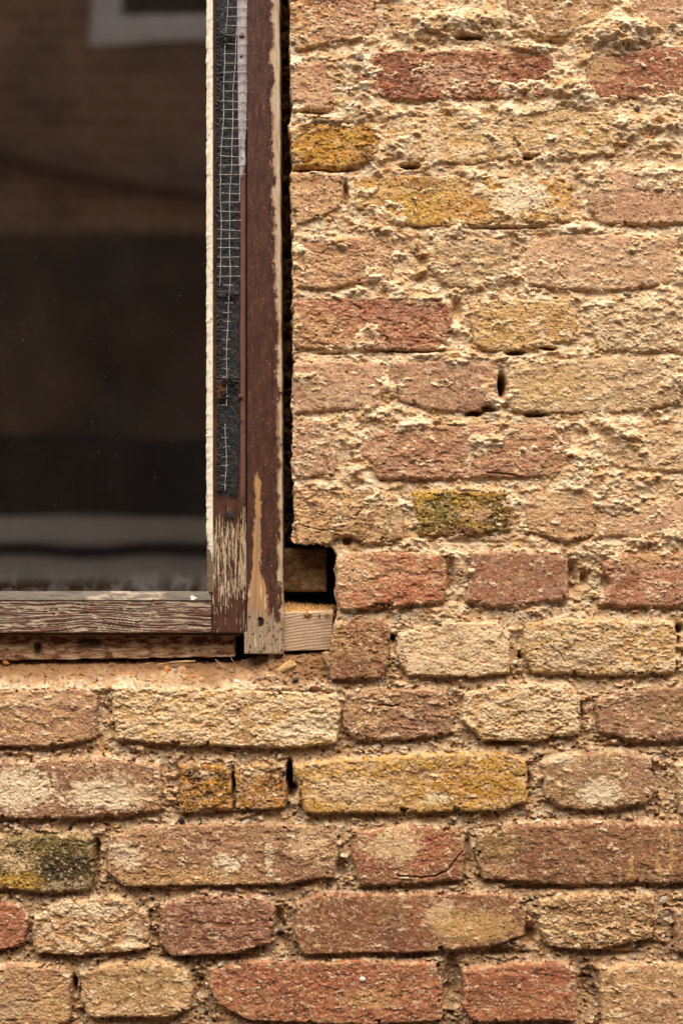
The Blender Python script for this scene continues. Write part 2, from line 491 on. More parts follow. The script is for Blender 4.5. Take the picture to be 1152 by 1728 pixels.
bk([(-40,1632),(95,1628),(118,1650),(117,1722),(60,1745),(-40,1745)], 'mauve','tan',.2,.5,1.2,[('grey',30,1700,40,20,.6),('ytan',95,1700,24,34,.5)])
bk([(135,1642),(200,1625),(290,1628),(320,1648),(327,1675),(318,1704),(290,1716),(150,1718),(137,1690)], 'tan','brown',.25,.5,1.0,[('olive',240,1660,80,24,.35),('ptan',200,1705,50,10,.5)])
bk([(358,1640),(400,1625),(600,1622),(735,1625),(745,1660),(742,1722),(600,1729),(420,1722),(370,1695),(355,1670)], 'ored','dred',.08,1,1.0,[('ytan',620,1680,50,20,.4),('ored',560,1665,50,20,.6),('dred',550,1640,34,8,.7)])
bk([(780,1638),(850,1627),(950,1625),(970,1645),(973,1722),(800,1724),(782,1700)], 'ored','dred',.08,.5,1.4,[('dred',830,1680,60,20,.5)])
bk([(1012,1637),(1060,1628),(1195,1628),(1195,1738),(1015,1738)], 'tan','brown',.25,.5,1.0,[('mauve',1110,1700,50,26,.5)])

# bricks beyond the frame of the photo, same kinds, laid in the same courses
kinds = [('red', 'dred'), ('pink', 'tan'), ('tan', 'ptan'), ('mauve', 'brown'), ('ytan', 'tan'), ('brown', 'tan'), ('yellow', 'ochre'), ('ppink', 'tan'), ('ored', 'dred')]
rows = [22 - 108.5 * k for k in range(1, 49)] + [-5 + 0] * 0
rowc = {0: 22, 1: 125, 2: 238, 3: 337, 4: 443, 5: 548, 6: 654, 7: 762, 8: 868, 9: 978, 10: 1095, 11: 1210, 12: 1325, 13: 1446, 14: 1560, 15: 1676}
for k in range(-48, 0): rowc[k] = 22 + 108.0 * k
for k in range(16, 28): rowc[k] = 1676 + 112.0 * (k - 15)
rb = np.random.RandomState(11)
for k, vc in sorted(rowc.items()):
    u = -2950 + rb.rand() * 200
    j = k
    while u < 3600:
        w = (320 if (j % 2) else 155) + rb.randn() * 8
        j += 1
        u0, u1 = u, u + w
        u += w + 24
        if 0 <= k <= 15:
            lo, hi = -40, (1300 if k in (4, 6, 12) else 1195)
            if u1 > lo - 18 and u0 < hi + 18:
                # clip to outside of the transcribed part
                if u0 < lo - 70: u1 = lo - 20
                elif u1 > hi + 70: u0 = max(u0, hi + 20)
                else: continue
        vt, vb = vc - 44, vc + 44
        # window opening
        if vb > -815 and vt < 1112 and u1 > -810 and u0 < 505:
            if k >= 11: pass
            elif u0 < -880: u1 = -795
            elif u1 > 580: u0 = 500
            else: continue
        q = lambda s=5: rb.randn() * s
        kk = kinds[rb.randint(len(kinds))]
        um = (u0 + u1) / 2
        bk([(u0 + 3 + q(3), vt + 6 + q(3)), (u0 + 14, vt + q(2)), (um, vt + q(3)), (u1 - 12, vt + q(2)), (u1 + q(3), vt + 12), (u1 + q(3), vb - 10), (u1 - 14, vb + q(2)), (um, vb + q(3)), (u0 + 12, vb + q(2)), (u0 + q(3), vb - 12)],
           kk[0], kk[1], .1 + rb.rand() * .4, rb.randn() * .6, 1.0)

# ---- shared noise fields
low = sstep(700, 1350, V)        # lower courses: mortar is weathered further back
wu = fbm(U / 46, V / 46, 3, .55, 1) * 5.0 + fbm(U / 11, V / 11, 2, .6, 2) * 1.9
wv = fbm(U / 46, V / 46, 3, .55, 3) * 3.6 + fbm(U / 11, V / 11, 2, .6, 4) * 1.9
nA = fbm(U / 70, V / 55, 4, .55, 5)          # broad
nB = fbm(U / 17, V / 13, 4, .6, 6)           # lumps
nC = fbm(U / 5.2, V / 4.2, 3, .65, 7)        # grain
nS = fbm(U / 42 + nB * .35, V / 26, 4, .58, 8)   # spalling steps
nP = fbm(U / 30, V / 22 + nA, 5, .62, 9)     # pigment patches
nQ = fbm(U / 12, V / 9, 4, .62, 10)
nR = ridged(U / 21, V / 14, 4, .55, 12)
wd, wr, wr2 = worley(U / 7.5 + nB * .5, V / 7.0 + nC * .3, 1)
wd2, ws, ws2 = worley(U / 3.4, V / 3.2, 2)
wd3, wt, wt2 = worley(U / 19 + nB * .4, V / 15 + nC * .2, 3)
od = poly_sdf(U, V, OPEN)     # positive inside the window opening

# ---- mortar height (mm, outwards)
lw0 = sstep(1172, 1160, V) * sstep(1085, 1100, V) * sstep(600, 545, U)
Hm = -4.4 - 6.6 * low
Hm = Hm + nA * (4.8 - 2.2 * low) + nB * 1.6 + nR * (.55 - .2 * low) + nC * 0.6
grit = np.where(wr > .55, np.clip(.42 - wd, 0, 1) * (2.2 + 2.2 * wr2), 0) * (.55 + .7 * low)
Hm += grit
Hm += np.where(wt > .72, np.clip(.36 - wd3, 0, 1) * 7, 0)
pit = np.where((ws < .12), np.clip(.55 - wd2, 0, 1) * 2.6, 0)
Hm -= pit
cav = (1 + .8 * low) * sstep(.25, .62, fbm(U / 15, V / 10, 3, .6, 21))
Hm -= cav * (2.0 + 1.2 * low)
# mortar spread over neighbouring bricks in the upper courses, and by hand
spread = sstep(.05, .5, nA) * (1 - low) * 3.0
Hm += spread
nE = fbm(U / 34, V / 22, 4, .62, 35)
Hm += sstep(.08, .55, nE) * (4.6 + 2.2 * low) * (1 - lw0)
bumps = [(760,35,60,14,6),(1035,62,56,24,14),(1075,45,50,14,8),(890,78,30,10,6),(962,150,32,24,8),(985,170,24,12,6),(1085,205,40,12,9),(1060,222,24,14,6),(905,185,40,12,7),(700,285,40,9,3),
         (1050,812,60,20,5),(1040,850,34,18,7),(1000,770,46,40,5),(990,700,40,20,4),(700,430,30,40,3),(1010,440,1,1,0),(640,700,60,14,4),(590,740,20,36,3),(1150,440,20,40,4),(940,1070,70,26,2),
         (1100,540,50,30,3),(1050,720,50,24,3),(870,380,90,9,4),(820,30,34,16,5),(610,125,22,30,3),(595,800,40,14,3),(1120,290,50,8,4),(760,600,60,10,3),(700,500,60,9,3),(1000,930,40,18,5),(1090,905,60,14,5),
         (860,255,1,1,0),(520,400,40,6,3),(880,600,1,1,0),(570,380,60,14,2),(700,395,50,12,3),(985,385,60,10,4),(1140,165,40,12,6)]
for (bu, bv, ru, rv, am) in bumps:
    if am: Hm += am * np.exp(-(((U - bu + wu) / ru) ** 2 + ((V - bv + wv) / rv) ** 2)) * (1 + .35 * nB)
# deep open joints
pits = [(847,649,6.5,19,60),(790,63,22,4,22),(692,279,16,5,30),(890,266,9,4,18),(800,697,14,4,26),(826,690,14,5,20),(870,595,16,4,20),(925,588,14,3,22),(905,700,18,4,16),
        (488,1312,5,24,60),(492,1335,7,10,40),(393,1325,3,18,22),(662,1076,4,5,30),(760,975,8,30,9),(965,975,9,28,14),(985,980,6,14,12),(1022,985,7,12,8),(880,1106,5,7,16),(1147,1062,6,8,24),(1145,1080,4,6,14),
        (888,1320,8,16,14),(762,1660,14,44,14),(470,1560,8,30,12),(475,1590,10,14,8),(335,1668,10,18,12),(893,1580,12,14,16),(988,1670,16,40,9),(125,1665,4,14,26),(162,1440,6,24,12),(166,1560,4,4,4),
        (583,325,5,22,14),(706,470,12,8,6),(770,525,9,20,10),(585,912,8,10,14),(850,1255,30,5,12),(720,378,30,4,12),(860,384,60,3,8),(700,592,60,3,8),(560,596,30,3,6),(800,915,50,3,3),
        (170,1385,40,5,6),(560,285,40,4,10),(520,286,30,3,12),(1050,1260,30,4,7),(790,1440,6,30,10),(575,1470,8,16,7),(700,1615,30,5,8),(850,1610,40,6,10),(380,1618,60,5,10),(300,1618,30,5,10),(735,1600,10,8,9),
        (980,1212,5,24,10),(1020,1612,60,6,7),(1150,1500,40,5,8),(900,1500,60,4,7),(1185,1600,20,20,5),(770,1222,8,12,4),(1110,205,10,6,14),(1100,225,16,10,6),(1012,200,1,1,0),(930,70,30,8,8),(820,215,1,1,0),
        (520,188,26,4,10),(1075,80,40,8,8),(660,640,4,22,5),(580,650,1,1,0),(712,440,10,10,7),(580,760,8,30,5)]
for (bu, bv, ru, rv, am) in pits:
    if am > 1: Hm -= am * np.exp(-(((U - bu + wu * .5) / ru) ** 2 + ((V - bv + wv * .5) / rv) ** 2) ** 2)
# sloping bed of mortar below the sill
ledge = (U < 600)
t = np.clip((1166 - V) / 56.0, 0, 1.2)
led = -(60 - 40 * sstep(395, 470, U)) * t ** 1.1 + nB * 3.4 + nC * 1.3 + grit * 2.0 + nA * 3.0 + nR * 1.8 - cav * 2
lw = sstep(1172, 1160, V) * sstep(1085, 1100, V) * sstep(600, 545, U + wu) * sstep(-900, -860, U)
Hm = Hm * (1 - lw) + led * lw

Hb = np.full(U.shape, -40.0)
cb = np.zeros(U.shape + (3,))
nF = fbm(U / 10, V / 6.5, 4, .68, 38)
nK = fbm(U / 21, V / 19, 4, .6, 36)
nT = fbm(U / 26, V / 17, 5, .68, 37)
Lg = np.zeros(U.shape)
nM = fbm(U / 8.5, V / 6.0, 4, .68, 33)
nL = fbm(U / 85, V / 40, 4, .6, 34)
iu = lambda a: np.searchsorted(us, a)
iv = lambda a: np.searchsorted(vs, a)
rbk = np.random.RandomState(5)
for (pts, c1, c2, smear, face, rough, ex, spots) in B:
    a = np.array(pts, float)
    i0, i1 = max(iu(a[:, 0].min() - 14), 0), iu(a[:, 0].max() + 14)
    j0, j1 = max(iv(a[:, 1].min() - 14), 0), iv(a[:, 1].max() + 14)
    sl = (slice(j0, j1), slice(i0, i1))
    u, v = U[sl], V[sl]
    if u.size == 0: continue
    rt = rbk.rand(8)
    rough = rough * (.5 + .75 * rt[6])
    # a soft polygon: shrink by r0 then grow back, so corners come out worn
    d = poly_sdf(u + wu[sl] * .6, v + wv[sl] * .6, pts) + nQ[sl] * 1.5 - sstep(.30, .62, nK[sl]) * 6.5
    din = np.clip(d, 0, None)
    rad = 3.5 + 5 * rt[0]
    tt = np.clip(1 - din / rad, 0, 1)
    edge = -(1.6 + 2.4 * rt[1]) * (1 - np.sqrt(np.clip(1 - tt ** 2, 0, 1)))
    edge = edge + np.where(d < 0, d * 3.2, 0)
    sp = sstep(-.02, .10, nS[sl] + (rt[2] - .62) * .8) + .7 * sstep(.22, .30, nP[sl] + (rt[3] - .6) * .5)
    tilt = ((u - a[:, 0].mean()) / 160) * (rt[4] - .5) * 2.2 + ((v - a[:, 1].mean()) / 45) * (rt[5] - .5) * 2.0
    h = face + edge + tilt + nA[sl] * 1.3 - sp * 1.15 * rough + nB[sl] * .75 * rough + nR[sl] * .35 * rough + nC[sl] * .62 * rough + nM[sl] * .32 * rough
    h -= np.where(ws2[sl] < .10 + .12 * spots, np.clip(.6 - wd2[sl], 0, 1) * (1.8 + 1.5 * spots), 0)
    h -= sstep(.35, .75, nQ[sl]) * 1.0 * rough
    # thin mortar smear stuck to the face
    sn = nT[sl] * .8 + nB[sl] * .2 + nA[sl] * .2
    thr = .50 - smear * 1.05
    sm = sstep(thr - .05, thr + .07, sn)
    h += sm * (.9 + .5 * nC[sl])
    new = h > Hb[sl]
    # mortar is weathered back under a brick and left as a small ledge on top of the one below
    lo_ = .35 + .65 * low[sl]
    vt_ = np.interp(u[0], *zip(*sorted([(p[0], p[1]) for p in pts if p[1] < a[:, 1].mean()]))) if (a[:, 1] < a[:, 1].mean()).sum() > 1 else np.full(u.shape[1], a[:, 1].min())
    above = sstep(4, -2, v - vt_[None, :]) * np.exp(-np.clip(-d, 0, None) / 5.0) * (d > -16)
    below = (v > a[:, 1].mean()) * sstep(1, -3, d) * sstep(-13, -6, d) * (v > a[:, 1].max() - 14)
    Hm[sl] += (above * 4.2 - below * 2.8) * lo_ * (1 - lw[sl])
    Lg[sl] = np.maximum(Lg[sl], above * lo_)
    # pigment
    k1 = sstep(-.25, .35, nQ[sl] * .6 + nP[sl] * .8 + (rt[6] - .5) * .3)[..., None]
    c = CL[c1] * (1 - k1) + CL[c2] * k1
    c = c * (1 + .13 * nC[sl] + .12 * nB[sl])[..., None]
    m3 = (sstep(.0, .55, nM[sl] + nL[sl] * .6 + (rt[7] - .5) * .3) * .55)[..., None]
    c = c * (1 - m3) + CL['tan'] * m3
    m3 = (sstep(.05, .6, -nL[sl] + nQ[sl] * .5) * .32)[..., None]
    c = c * (1 - m3) + CL['dbrown'] * m3
    for (cn, eu, ev, ru, rv, am) in ex:
        e = np.sqrt(((u - eu + wu[sl] * 2) / ru) ** 2 + ((v - ev + wv[sl] * 2) / rv) ** 2)
        hard = .12 if am >= .6 else .35
        m = sstep(1 + hard, 1 - hard, e + nQ[sl] * .75 + nP[sl] * .3) * am
        if min(ru, rv) < 6: m = sstep(1.4, .6, e) * am
        c = c * (1 - m[..., None]) + CL[cn] * (1 + .12 * nC[sl])[..., None] * m[..., None]
    mc = CL['buff'] * .5 + CL['cream'] * .5
    c = c * (1 - .82 * sm[..., None]) + mc * (1 + .12 * nC[sl])[..., None] * .82 * sm[..., None]
    bl = (sstep(.18, .50, nF[sl] * .7 + nT[sl] * .6) * (.30 + .35 * low[sl]))[..., None]
    c = c * (1 - bl) + CL['cream'] * .95 * bl
    so = (sstep(.25, .6, -nF[sl] * .7 + nL[sl] * .6 + .08) * .45)[..., None]
    c = c * (1 - so) + CL['umber'] * .8 * so
    # dark and pale specks, soot
    dk = ((wr2[sl] < spots * .22) & (wd[sl] < .33))[..., None]
    c = np.where(dk, c * .45 + CL['black'] * .3, c)
    dk = ((ws[sl] > 1 - (spots - .08) * .16) & (wd2[sl] < .45))[..., None]
    c = np.where(dk, CL['black'] * 1.1, c)
    lt = ((ws2[sl] > .93) & (wd2[sl] < .45))[..., None]
    c = np.where(lt, c * .6 + CL['cream'] * .5, c)
    # lime dust on the arris
    du = sstep(9, 1, din) * sstep(-.2, .5, nQ[sl] + nB[sl]) * .45
    c = c * (1 - du[..., None]) + (CL['ptan'] * du[..., None])
    Hb[sl] = np.where(new, h, Hb[sl])
    cb[sl] = np.where(new[..., None], c, cb[sl])

for (bu, bv, ru, rv, am) in pits:
    if am >= 18: Hb -= am * np.exp(-(((U - bu + wu * .35) / ru) ** 2 + ((V - bv + wv * .35) / rv) ** 2) ** 3)

# cracks
def crack(H, pts, w=1.5, dep=5):
    for i in range(len(pts) - 1):
        (ax, ay), (bx, by) = pts[i], pts[i + 1]
        ex, ey = bx - ax, by - ay
        m = (U > min(ax, bx) - 12) & (U < max(ax, bx) + 12) & (V > min(ay, by) - 12) & (V < max(ay, by) + 12)
        uu = U[m] + wu[m] * .6 - ax; vv = V[m] + wv[m] * .6 - ay
        tq = np.clip((uu * ex + vv * ey) / (ex * ex + ey * ey), 0, 1)
        dd = np.hypot(uu - ex * tq, vv - ey * tq)
        H[m] -= dep * sstep(w, w * .3, dd)


crack(Hb, [(672,1478),(710,1481),(735,1478),(757,1467),(770,1450),(781,1438)], 1.6, 6)
crack(Hb, [(937,440),(942,458),(952,470)], 1.5, 4)
crack(Hb, [(512,582 - 160),(560,432),(566,448)], 1.2, 2)
crack(Hb, [(697,338),(701,352),(698,368)], 2.2, 5)
crack(Hb, [(560,885),(590,878),(602,868),(612,855)], 2.0, 5)
crack(Hb, [(498,885),(540,893),(575,897)], 1.4, 3)
crack(Hb, [(920,1085),(944,1102),(952,1118)], 1.2, 2)
crack(Hb, [(820,797),(870,803),(905,806)], 2.0, 4)
crack(Hb, [(640,1160+30),(660,1192),(672,1190)], 2.5, 5)

# ---- mortar pigment
k = sstep(-.4, .4, nP)[..., None]
cm = CL['buff'] * (1 - k) + CL['cream'] * k
k = (sstep(.1, .6, -nA + nQ * .5) * .55 * (1 - .3 * low))[..., None]
cm = cm * (1 - k) + CL['sand'] * k
k = (sstep(.25, .6, fbm(U / 24, V / 20, 4, .6, 30)) * .6)[..., None]
cm = cm * (1 - k) + CL['orange'] * 1.15 * k
k = (low * sstep(-.45, .45, nQ + nP * .5) * .52)[..., None]
cm = cm * (1 - k) + CL['brown'] * .9 * k
k = (sstep(1380, 1560, V) * sstep(-.5, .3, nP + nQ * .4) * .55)[..., None]
cm = cm * (1 - k) + CL['dbrown'] * k
k = (sstep(.25, .8, Lg * (1 - .85 * lw) + nB * .25) * .55)[..., None]
cm = cm * (1 - k) + CL['cream'] * k  # small ledges over bricks: lime crust, plus caught light painted in cream
gm = ((wr > .55) & (wd < .34))[..., None]
gcol = np.where((wr2 > .86)[..., None], CL['white'], np.where((wr2 < .16)[..., None], CL['black'] * 1.3, np.where((wr2 < .3)[..., None], CL['ored'], np.where((wr2 < .55)[..., None], CL['grey'], CL['ptan']))))
gs = (.35 + .5 * low)[..., None]
cm = np.where(gm, cm * (1 - gs) + gcol * gs, cm)
sm_ = ((ws > .988) & (wd2 < .5))[..., None]
cm = np.where(sm_, CL['black'] * 1.2, cm)
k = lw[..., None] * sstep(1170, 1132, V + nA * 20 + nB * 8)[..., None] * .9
cm = cm * (1 - k) + (CL['brown'] * .50 + CL['orange'] * .14) * k  # brown dirt on the ledge, also carrying painted shade from the sash above
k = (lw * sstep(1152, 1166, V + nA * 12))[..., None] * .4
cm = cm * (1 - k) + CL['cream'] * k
k = (low * sstep(.2, .5, -nF + nB * .5) * .6)[..., None]
cm = cm * (1 - k) + CL['umber'] * k
cm = cm * (1 + .14 * nC + .10 * nB)[..., None]

# ---- return of the opening: both sheets turn back into the wall
turn = sstep(-2.5, 2.5, od + wu * 1.3 + nK * 4)
turnB = sstep(-1.0, 3.0, od + wu * 1.1 + nQ * 2.5 + nK * 3)
Hm_ = Hm - turn * 125
Hb_ = Hb - turnB * 125

def world_xyz(H):
    y = -H * 0.001
    return (U - CU) * S, y, (CV - V) * S

def face_all(m):
    return m[:-1, :-1] & m[:-1, 1:] & m[1:, 1:] & m[1:, :-1]
def face_any(m):
    return m[:-1, :-1] | m[:-1, 1:] | m[1:, 1:] | m[1:, :-1]

wall = empty('brick_wall', (0, 0, 0))
tag(wall, 'weathered yellow and red brick wall with crumbling sandy lime mortar around the window', 'wall')
x, y, z = world_xyz(Hm_)
inopen = od > 11
hidden = Hb > Hm + 6
keep = ~face_all(inopen) & ~face_all(hidden)
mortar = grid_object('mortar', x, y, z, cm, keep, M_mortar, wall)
mortar['label'] = 'sandy buff lime mortar crumbling in the joints'
x, y, z = world_xyz(Hb_)
keep = face_any(Hb > Hm - 2.5) & face_all(Hb > -34) & ~face_all(inopen)
bricks = grid_object('brickwork', x, y, z, cb, keep, M_brick, wall)
bricks['label'] = 'spalled hand made bricks in red, mauve, buff and yellow'
print('wall', round(time.time() - T0, 1), 's', len(mortar.data.vertices), len(bricks.data.vertices))

# the bulk of the wall behind its face, with the opening through it
M_bulk = plain_mat('wall_core', (120, 92, 66), (90, 66, 46), 40)
xl, xr = (-2900 - CU) * S, (3600 - CU) * S
zt, zb = (CV + 5200) * S, (CV - 3050) * S
ox0, ox1, oz0, oz1 = (-790 - CU) * S, (568 - CU) * S, (CV - 1150) * S, (CV + 800) * S
mb = MB()
mb.box(xl, ox0 - .002, .06, .33, zb, zt)
mb.box(ox1 + .004, xr, .06, .33, zb, zt)
mb.box(ox0 - .002, ox1 + .004, .06, .33, oz1 + .002, zt)
mb.box(ox0 - .002, ox1 + .004, .06, .33, zb, oz0)
mb.build('wall_core', M_bulk, wall)

# recessed brick deep in the gap beside the frame
def relief_block(name, u0, u1, v0, v1, yf, thick, colfun, hfun, mat, parent=None, step=1.3, roundr=5.0, left=None, right=None, stepv=None, top=None, bot=None):
    """solid block whose front is a relief: u0..u1 x v0..v1 photo pixels, front at depth yf"""
    nu = max(3, int((u1 - u0) / step) + 1)
    nv = max(3, int((v1 - v0) / (stepv or step)) + 1)
    s = np.linspace(0, 1, nu); tt = np.linspace(0, 1, nv)
    SS, TT = np.meshgrid(s, tt)
    VV = v0 + (v1 - v0) * TT
    UL = left(VV) if left else np.full(VV.shape, float(u0))
    UR = right(VV) if right else np.full(VV.shape, float(u1))
    UU = UL + (UR - UL) * SS
    if top: VV = VV + (1 - TT) * top(UU)
    if bot: VV = VV + TT * bot(UU)
    h = hfun(UU, VV)
    ed = np.minimum(np.minimum(UU - UL, UR - UU), np.minimum(VV - v0, v1 - VV))
    q = np.clip(1 - ed / roundr, 0, 1)
    h = h - roundr * .5 * (1 - np.sqrt(np.clip(1 - q * q, 0, 1)))
    c = colfun(UU, VV)
    if c.shape[-1] == 3: c = np.concatenate([c, np.zeros(c.shape[:2] + (1,))], -1)
    Y = yf - h * .001
    # wrap: add border rings going back
    def pad(A):
        return np.pad(A, ((1, 1), (1, 1)) + ((0, 0),) * (A.ndim - 2), mode='edge')
    UU, VV, Y, c = pad(UU), pad(VV), pad(Y), pad(c)
    k = S * (D + yf) / D
    Yb = Y.copy()
    Yb[0, :] = Yb[-1, :] = yf + thick
    Yb[:, 0] = Yb[:, -1] = yf + thick
    X = (UU - CU) * k; Z = (CV - VV) * k
    keep = np.ones((X.shape[0] - 1, X.shape[1] - 1), bool)
    return grid_object(name, X, Yb, Z, c, keep, mat, parent)


def two(c1, c2, k):
    k = np.clip(k, 0, 1)[..., None]
    return lin(c1) * (1 - k) + lin(c2) * k

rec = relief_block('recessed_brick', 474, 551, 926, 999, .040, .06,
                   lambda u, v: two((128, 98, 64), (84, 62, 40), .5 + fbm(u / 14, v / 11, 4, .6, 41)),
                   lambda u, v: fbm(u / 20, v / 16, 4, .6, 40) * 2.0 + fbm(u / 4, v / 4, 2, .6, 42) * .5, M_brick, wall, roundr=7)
rec['label'] = 'single dusty brick set far back in the dark gap beside the window frame'
# masonry filling behind the gap so that it reads as a closed, dark cavity
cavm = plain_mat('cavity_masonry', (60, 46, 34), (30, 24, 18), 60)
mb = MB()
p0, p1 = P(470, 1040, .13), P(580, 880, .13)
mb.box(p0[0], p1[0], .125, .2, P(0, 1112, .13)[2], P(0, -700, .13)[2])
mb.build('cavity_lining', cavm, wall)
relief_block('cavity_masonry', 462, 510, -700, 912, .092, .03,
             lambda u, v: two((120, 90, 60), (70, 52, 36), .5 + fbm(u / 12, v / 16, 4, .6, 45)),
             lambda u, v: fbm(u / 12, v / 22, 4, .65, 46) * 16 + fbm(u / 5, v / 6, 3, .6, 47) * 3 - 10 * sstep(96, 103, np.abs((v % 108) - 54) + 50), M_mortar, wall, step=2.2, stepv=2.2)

# ------------------------------------------------------------------ THE WINDOW
M_wood = attr_mat('worn_painted_wood', rough=0.85, spec=0.25, speckle=0.14, nscale=420, bump=0.35, bdist=0.0006, stretch=(1, 1, .12), coat=0.42)
M_woodh = attr_mat('worn_painted_rail', rough=0.85, spec=0.25, speckle=0.14, nscale=420, bump=0.35, bdist=0.0006, stretch=(.12, 1, 1), coat=0.5)
M_putty = attr_mat('old_putty', rough=0.6, spec=0.3, speckle=0.05, nscale=300, bump=0.2, bdist=0.0005)

PAINT, PAINT2 = (66, 40, 29), (86, 56, 42)
BARE, BARE2, OCH, PALE = (160, 136, 106), (122, 98, 74), (166, 124, 80), (190, 172, 142)

win = empty('window', P(-150, 1068, .02))
tag(win, 'old timber window with dark glass and peeling dark red paint set in the brick wall', 'window')


def par(o):
    o.parent = win
    o.location = (-win.location.x, -win.location.y, -win.location.z)
    return o


def mixc(c, col, k):
    k = np.clip(k, 0, 1)[..., None]
    return c * (1 - k) + lin(col) * k


def rgba(c, paint):
    return np.concatenate([c, np.clip(paint, 0, 1)[..., None]], -1)

# --- casing board on the right (vertical, outermost timber)
def casing_masks(u, v):
    n1 = fbm(u / 5, v / 60, 4, .6, 50)
    n2 = fbm(u / 7, v / 16, 4, .6, 51)
    n3 = fbm(u / 2.2, v / 26, 3, .6, 52)
    eR = 471 + 7 * np.clip(v, -800, 1103) / 1100
    wst = 13 - 6 * sstep(300, 540, v) + 7 * fbm(u * 0, v / 26, 3, .6, 56) + 5 * sstep(250, 200, v) * 0
    bare = sstep(-1.5, 1.5, u - (eR - wst) + n2 * 6 + n1 * 3)
    # long ochre scar
    cx = 432 + 3 * np.sin(v / 60.0) + sstep(940, 1010, v) * 6
    hw = 5.2 * sstep(795, 815, v) + 1.5 * sstep(860, 900, v) + 9 * sstep(955, 1005, v)
    scar = sstep(1.2, -1.2, np.abs(u - cx + n2 * 4.5) - hw + n1 * 2) * (v > 795) * (v < 1060)
    low_ = sstep(1025, 1045, v + n2 * 18 + (u - 445) * -.4)
    strk = sstep(.32, .42, n1 * .7 + n3 * .5 - .55 * sstep(1010, 860, v)) * (v > 560)
    chips = sstep(.80, .84, fbm(u / 3, v / 6, 2, .5, 53))
    return n1, n2, n3, bare, scar, low_, strk, chips

def casing_c(u, v):
    n1, n2, n3, bare, scar, low_, strk, chips = casing_masks(u, v)
    c = two(PAINT, PAINT2, .25 + .35 * n2 + .3 * n3)
    eR = 471 + 7 * np.clip(v, -800, 1103) / 1100
    wst = 13 - 6 * sstep(300, 540, v) + 7 * fbm(u * 0, v / 26, 3, .6, 56)
    g_ = fbm(u / 3.5, v / 120, 4, .6, 57); g2 = fbm(u / 10, v / 34, 4, .6, 58)
    c = c * (1 + .35 * g_ + .25 * g2)[..., None]
    c = mixc(c, (44, 30, 24), sstep(.2, .6, -g2 + g_ * .5) * .5)
    c = mixc(c, (150, 118, 98), sstep(.52, .6, fbm(u / 2.5, v / 3.5, 3, .6, 59) + g2 * .3) * .6)
    c = mixc(c, OCH, chips * .8)
    c = mixc(c, OCH, scar * .95)
    c = mixc(c, (140, 112, 84), scar * sstep(4, 1.5, np.abs(u - 433 - 3 * np.sin(v / 60.0))) * sstep(850, 880, v) * .75)
    b = two(BARE, PALE, .45 + .8 * n1)
    b = b * (1 - .55 * sstep(.15, .5, n2)[..., None]) + lin(OCH) * .55 * sstep(.15, .5, n2)[..., None]
    c = c * (1 - bare[..., None]) + b * bare[..., None]
    rim = bare * (1 - bare) * 4
    c = mixc(c, (112, 68, 38), sstep(4.5, 0, np.abs(u - (eR - wst) - 1 + n2 * 5)) * sstep(-.3, .3, n2 + n1) * .75)
    w = two(BARE, BARE2, .4 + .8 * n3 + .3 * n1)
    c = c * (1 - low_[..., None]) + w * low_[..., None]
    c = mixc(c, PAINT, low_ * sstep(.25, .4, fbm(u / 8, v / 9, 3, .6, 54)) * .9)
    c = mixc(c, (30, 20, 14), sstep(1.1, .7, np.hypot((u - 440) / 5, (v - 1052) / 9) + n2 * .5) * .9)
    c = mixc(c, PALE, strk * .8)
    return rgba(c, 1 - np.maximum.reduce([bare, scar, low_, strk]))

def casing_h(u, v):
    n1, n2, n3, bare, scar, low_, strk, chips = casing_masks(u, v)
    off = np.maximum.reduce([bare, scar, low_, strk, chips])
    h = -.7 * off + fbm(u / 14, v / 90, 2, .5, 55) * .5 + n3 * .22 + off * n1 * .5
    h -= 2.0 * sstep(2.4, .6, np.abs(u - (452 + 8 * sstep(0, 700, v) + n2 * 3))) * .4
    return h - 3.0 * sstep(1.1, .7, np.hypot((u - 440) / 5, (v - 1052) / 9) + n2 * .5)

cas = par(relief_block('casing', 417, 478, -760, 1104, .010, .085, casing_c, casing_h, M_wood, None, step=.9, stepv=1.3, roundr=2.2,
                       left=lambda v: 417 - 5 * sstep(1066, 1069, v), right=lambda v: 471 + 7 * np.clip(v, -800, 1103) / 1100 + fbm(v / 40, v * 0 + 3, 3, .5, 60) * 1.2,
                       bot=lambda u: (u - 440) * .02))
cas['label'] = 'upright casing board with dark red paint, an ochre scar and bare foot'

# --- sash stile
def stile_masks(u, v):
    n1 = fbm(u / 2.3, v / 70, 5, .66, 61)
    n2 = fbm(u / 9, v / 22, 4, .6, 62)
    n3 = fbm(u / 1.6, v / 14, 2, .6, 63)
    worn = sstep(835, 900, v + n2 * 22 + n1 * 20) * (1 - .55 * sstep(985, 1025, v + n2 * 26 + (u - 400) * .2))
    worn = worn + .28 * sstep(600, 640, v) * sstep(404, 410, u)
    bare = sstep(.02, .10, n1 + .42 * n3 * .5 + (worn - 1) * .75 + .06)
    return n1, n2, n3, bare, worn

def stile_c(u, v):
    n1, n2, n3, bare, worn = stile_masks(u, v)
    c = two(PAINT, PAINT2, .35 + .5 * n2 + .3 * n3)
    c = c * (1 + .3 * n1 + .3 * n2)[..., None]
    c = mixc(c, (132, 92, 80), sstep(403, 409, u) * sstep(417, 412, u) * .45 * sstep(860, 820, v))
    w = two(PALE, BARE, .5 + n2 + n3 * .4)
    w = w * (1 - .5 * sstep(.35, .6, n1)[..., None]) + lin(BARE2) * .5 * sstep(.35, .6, n1)[..., None]
    return rgba(c * (1 - bare[..., None]) + w * bare[..., None], 1 - bare)

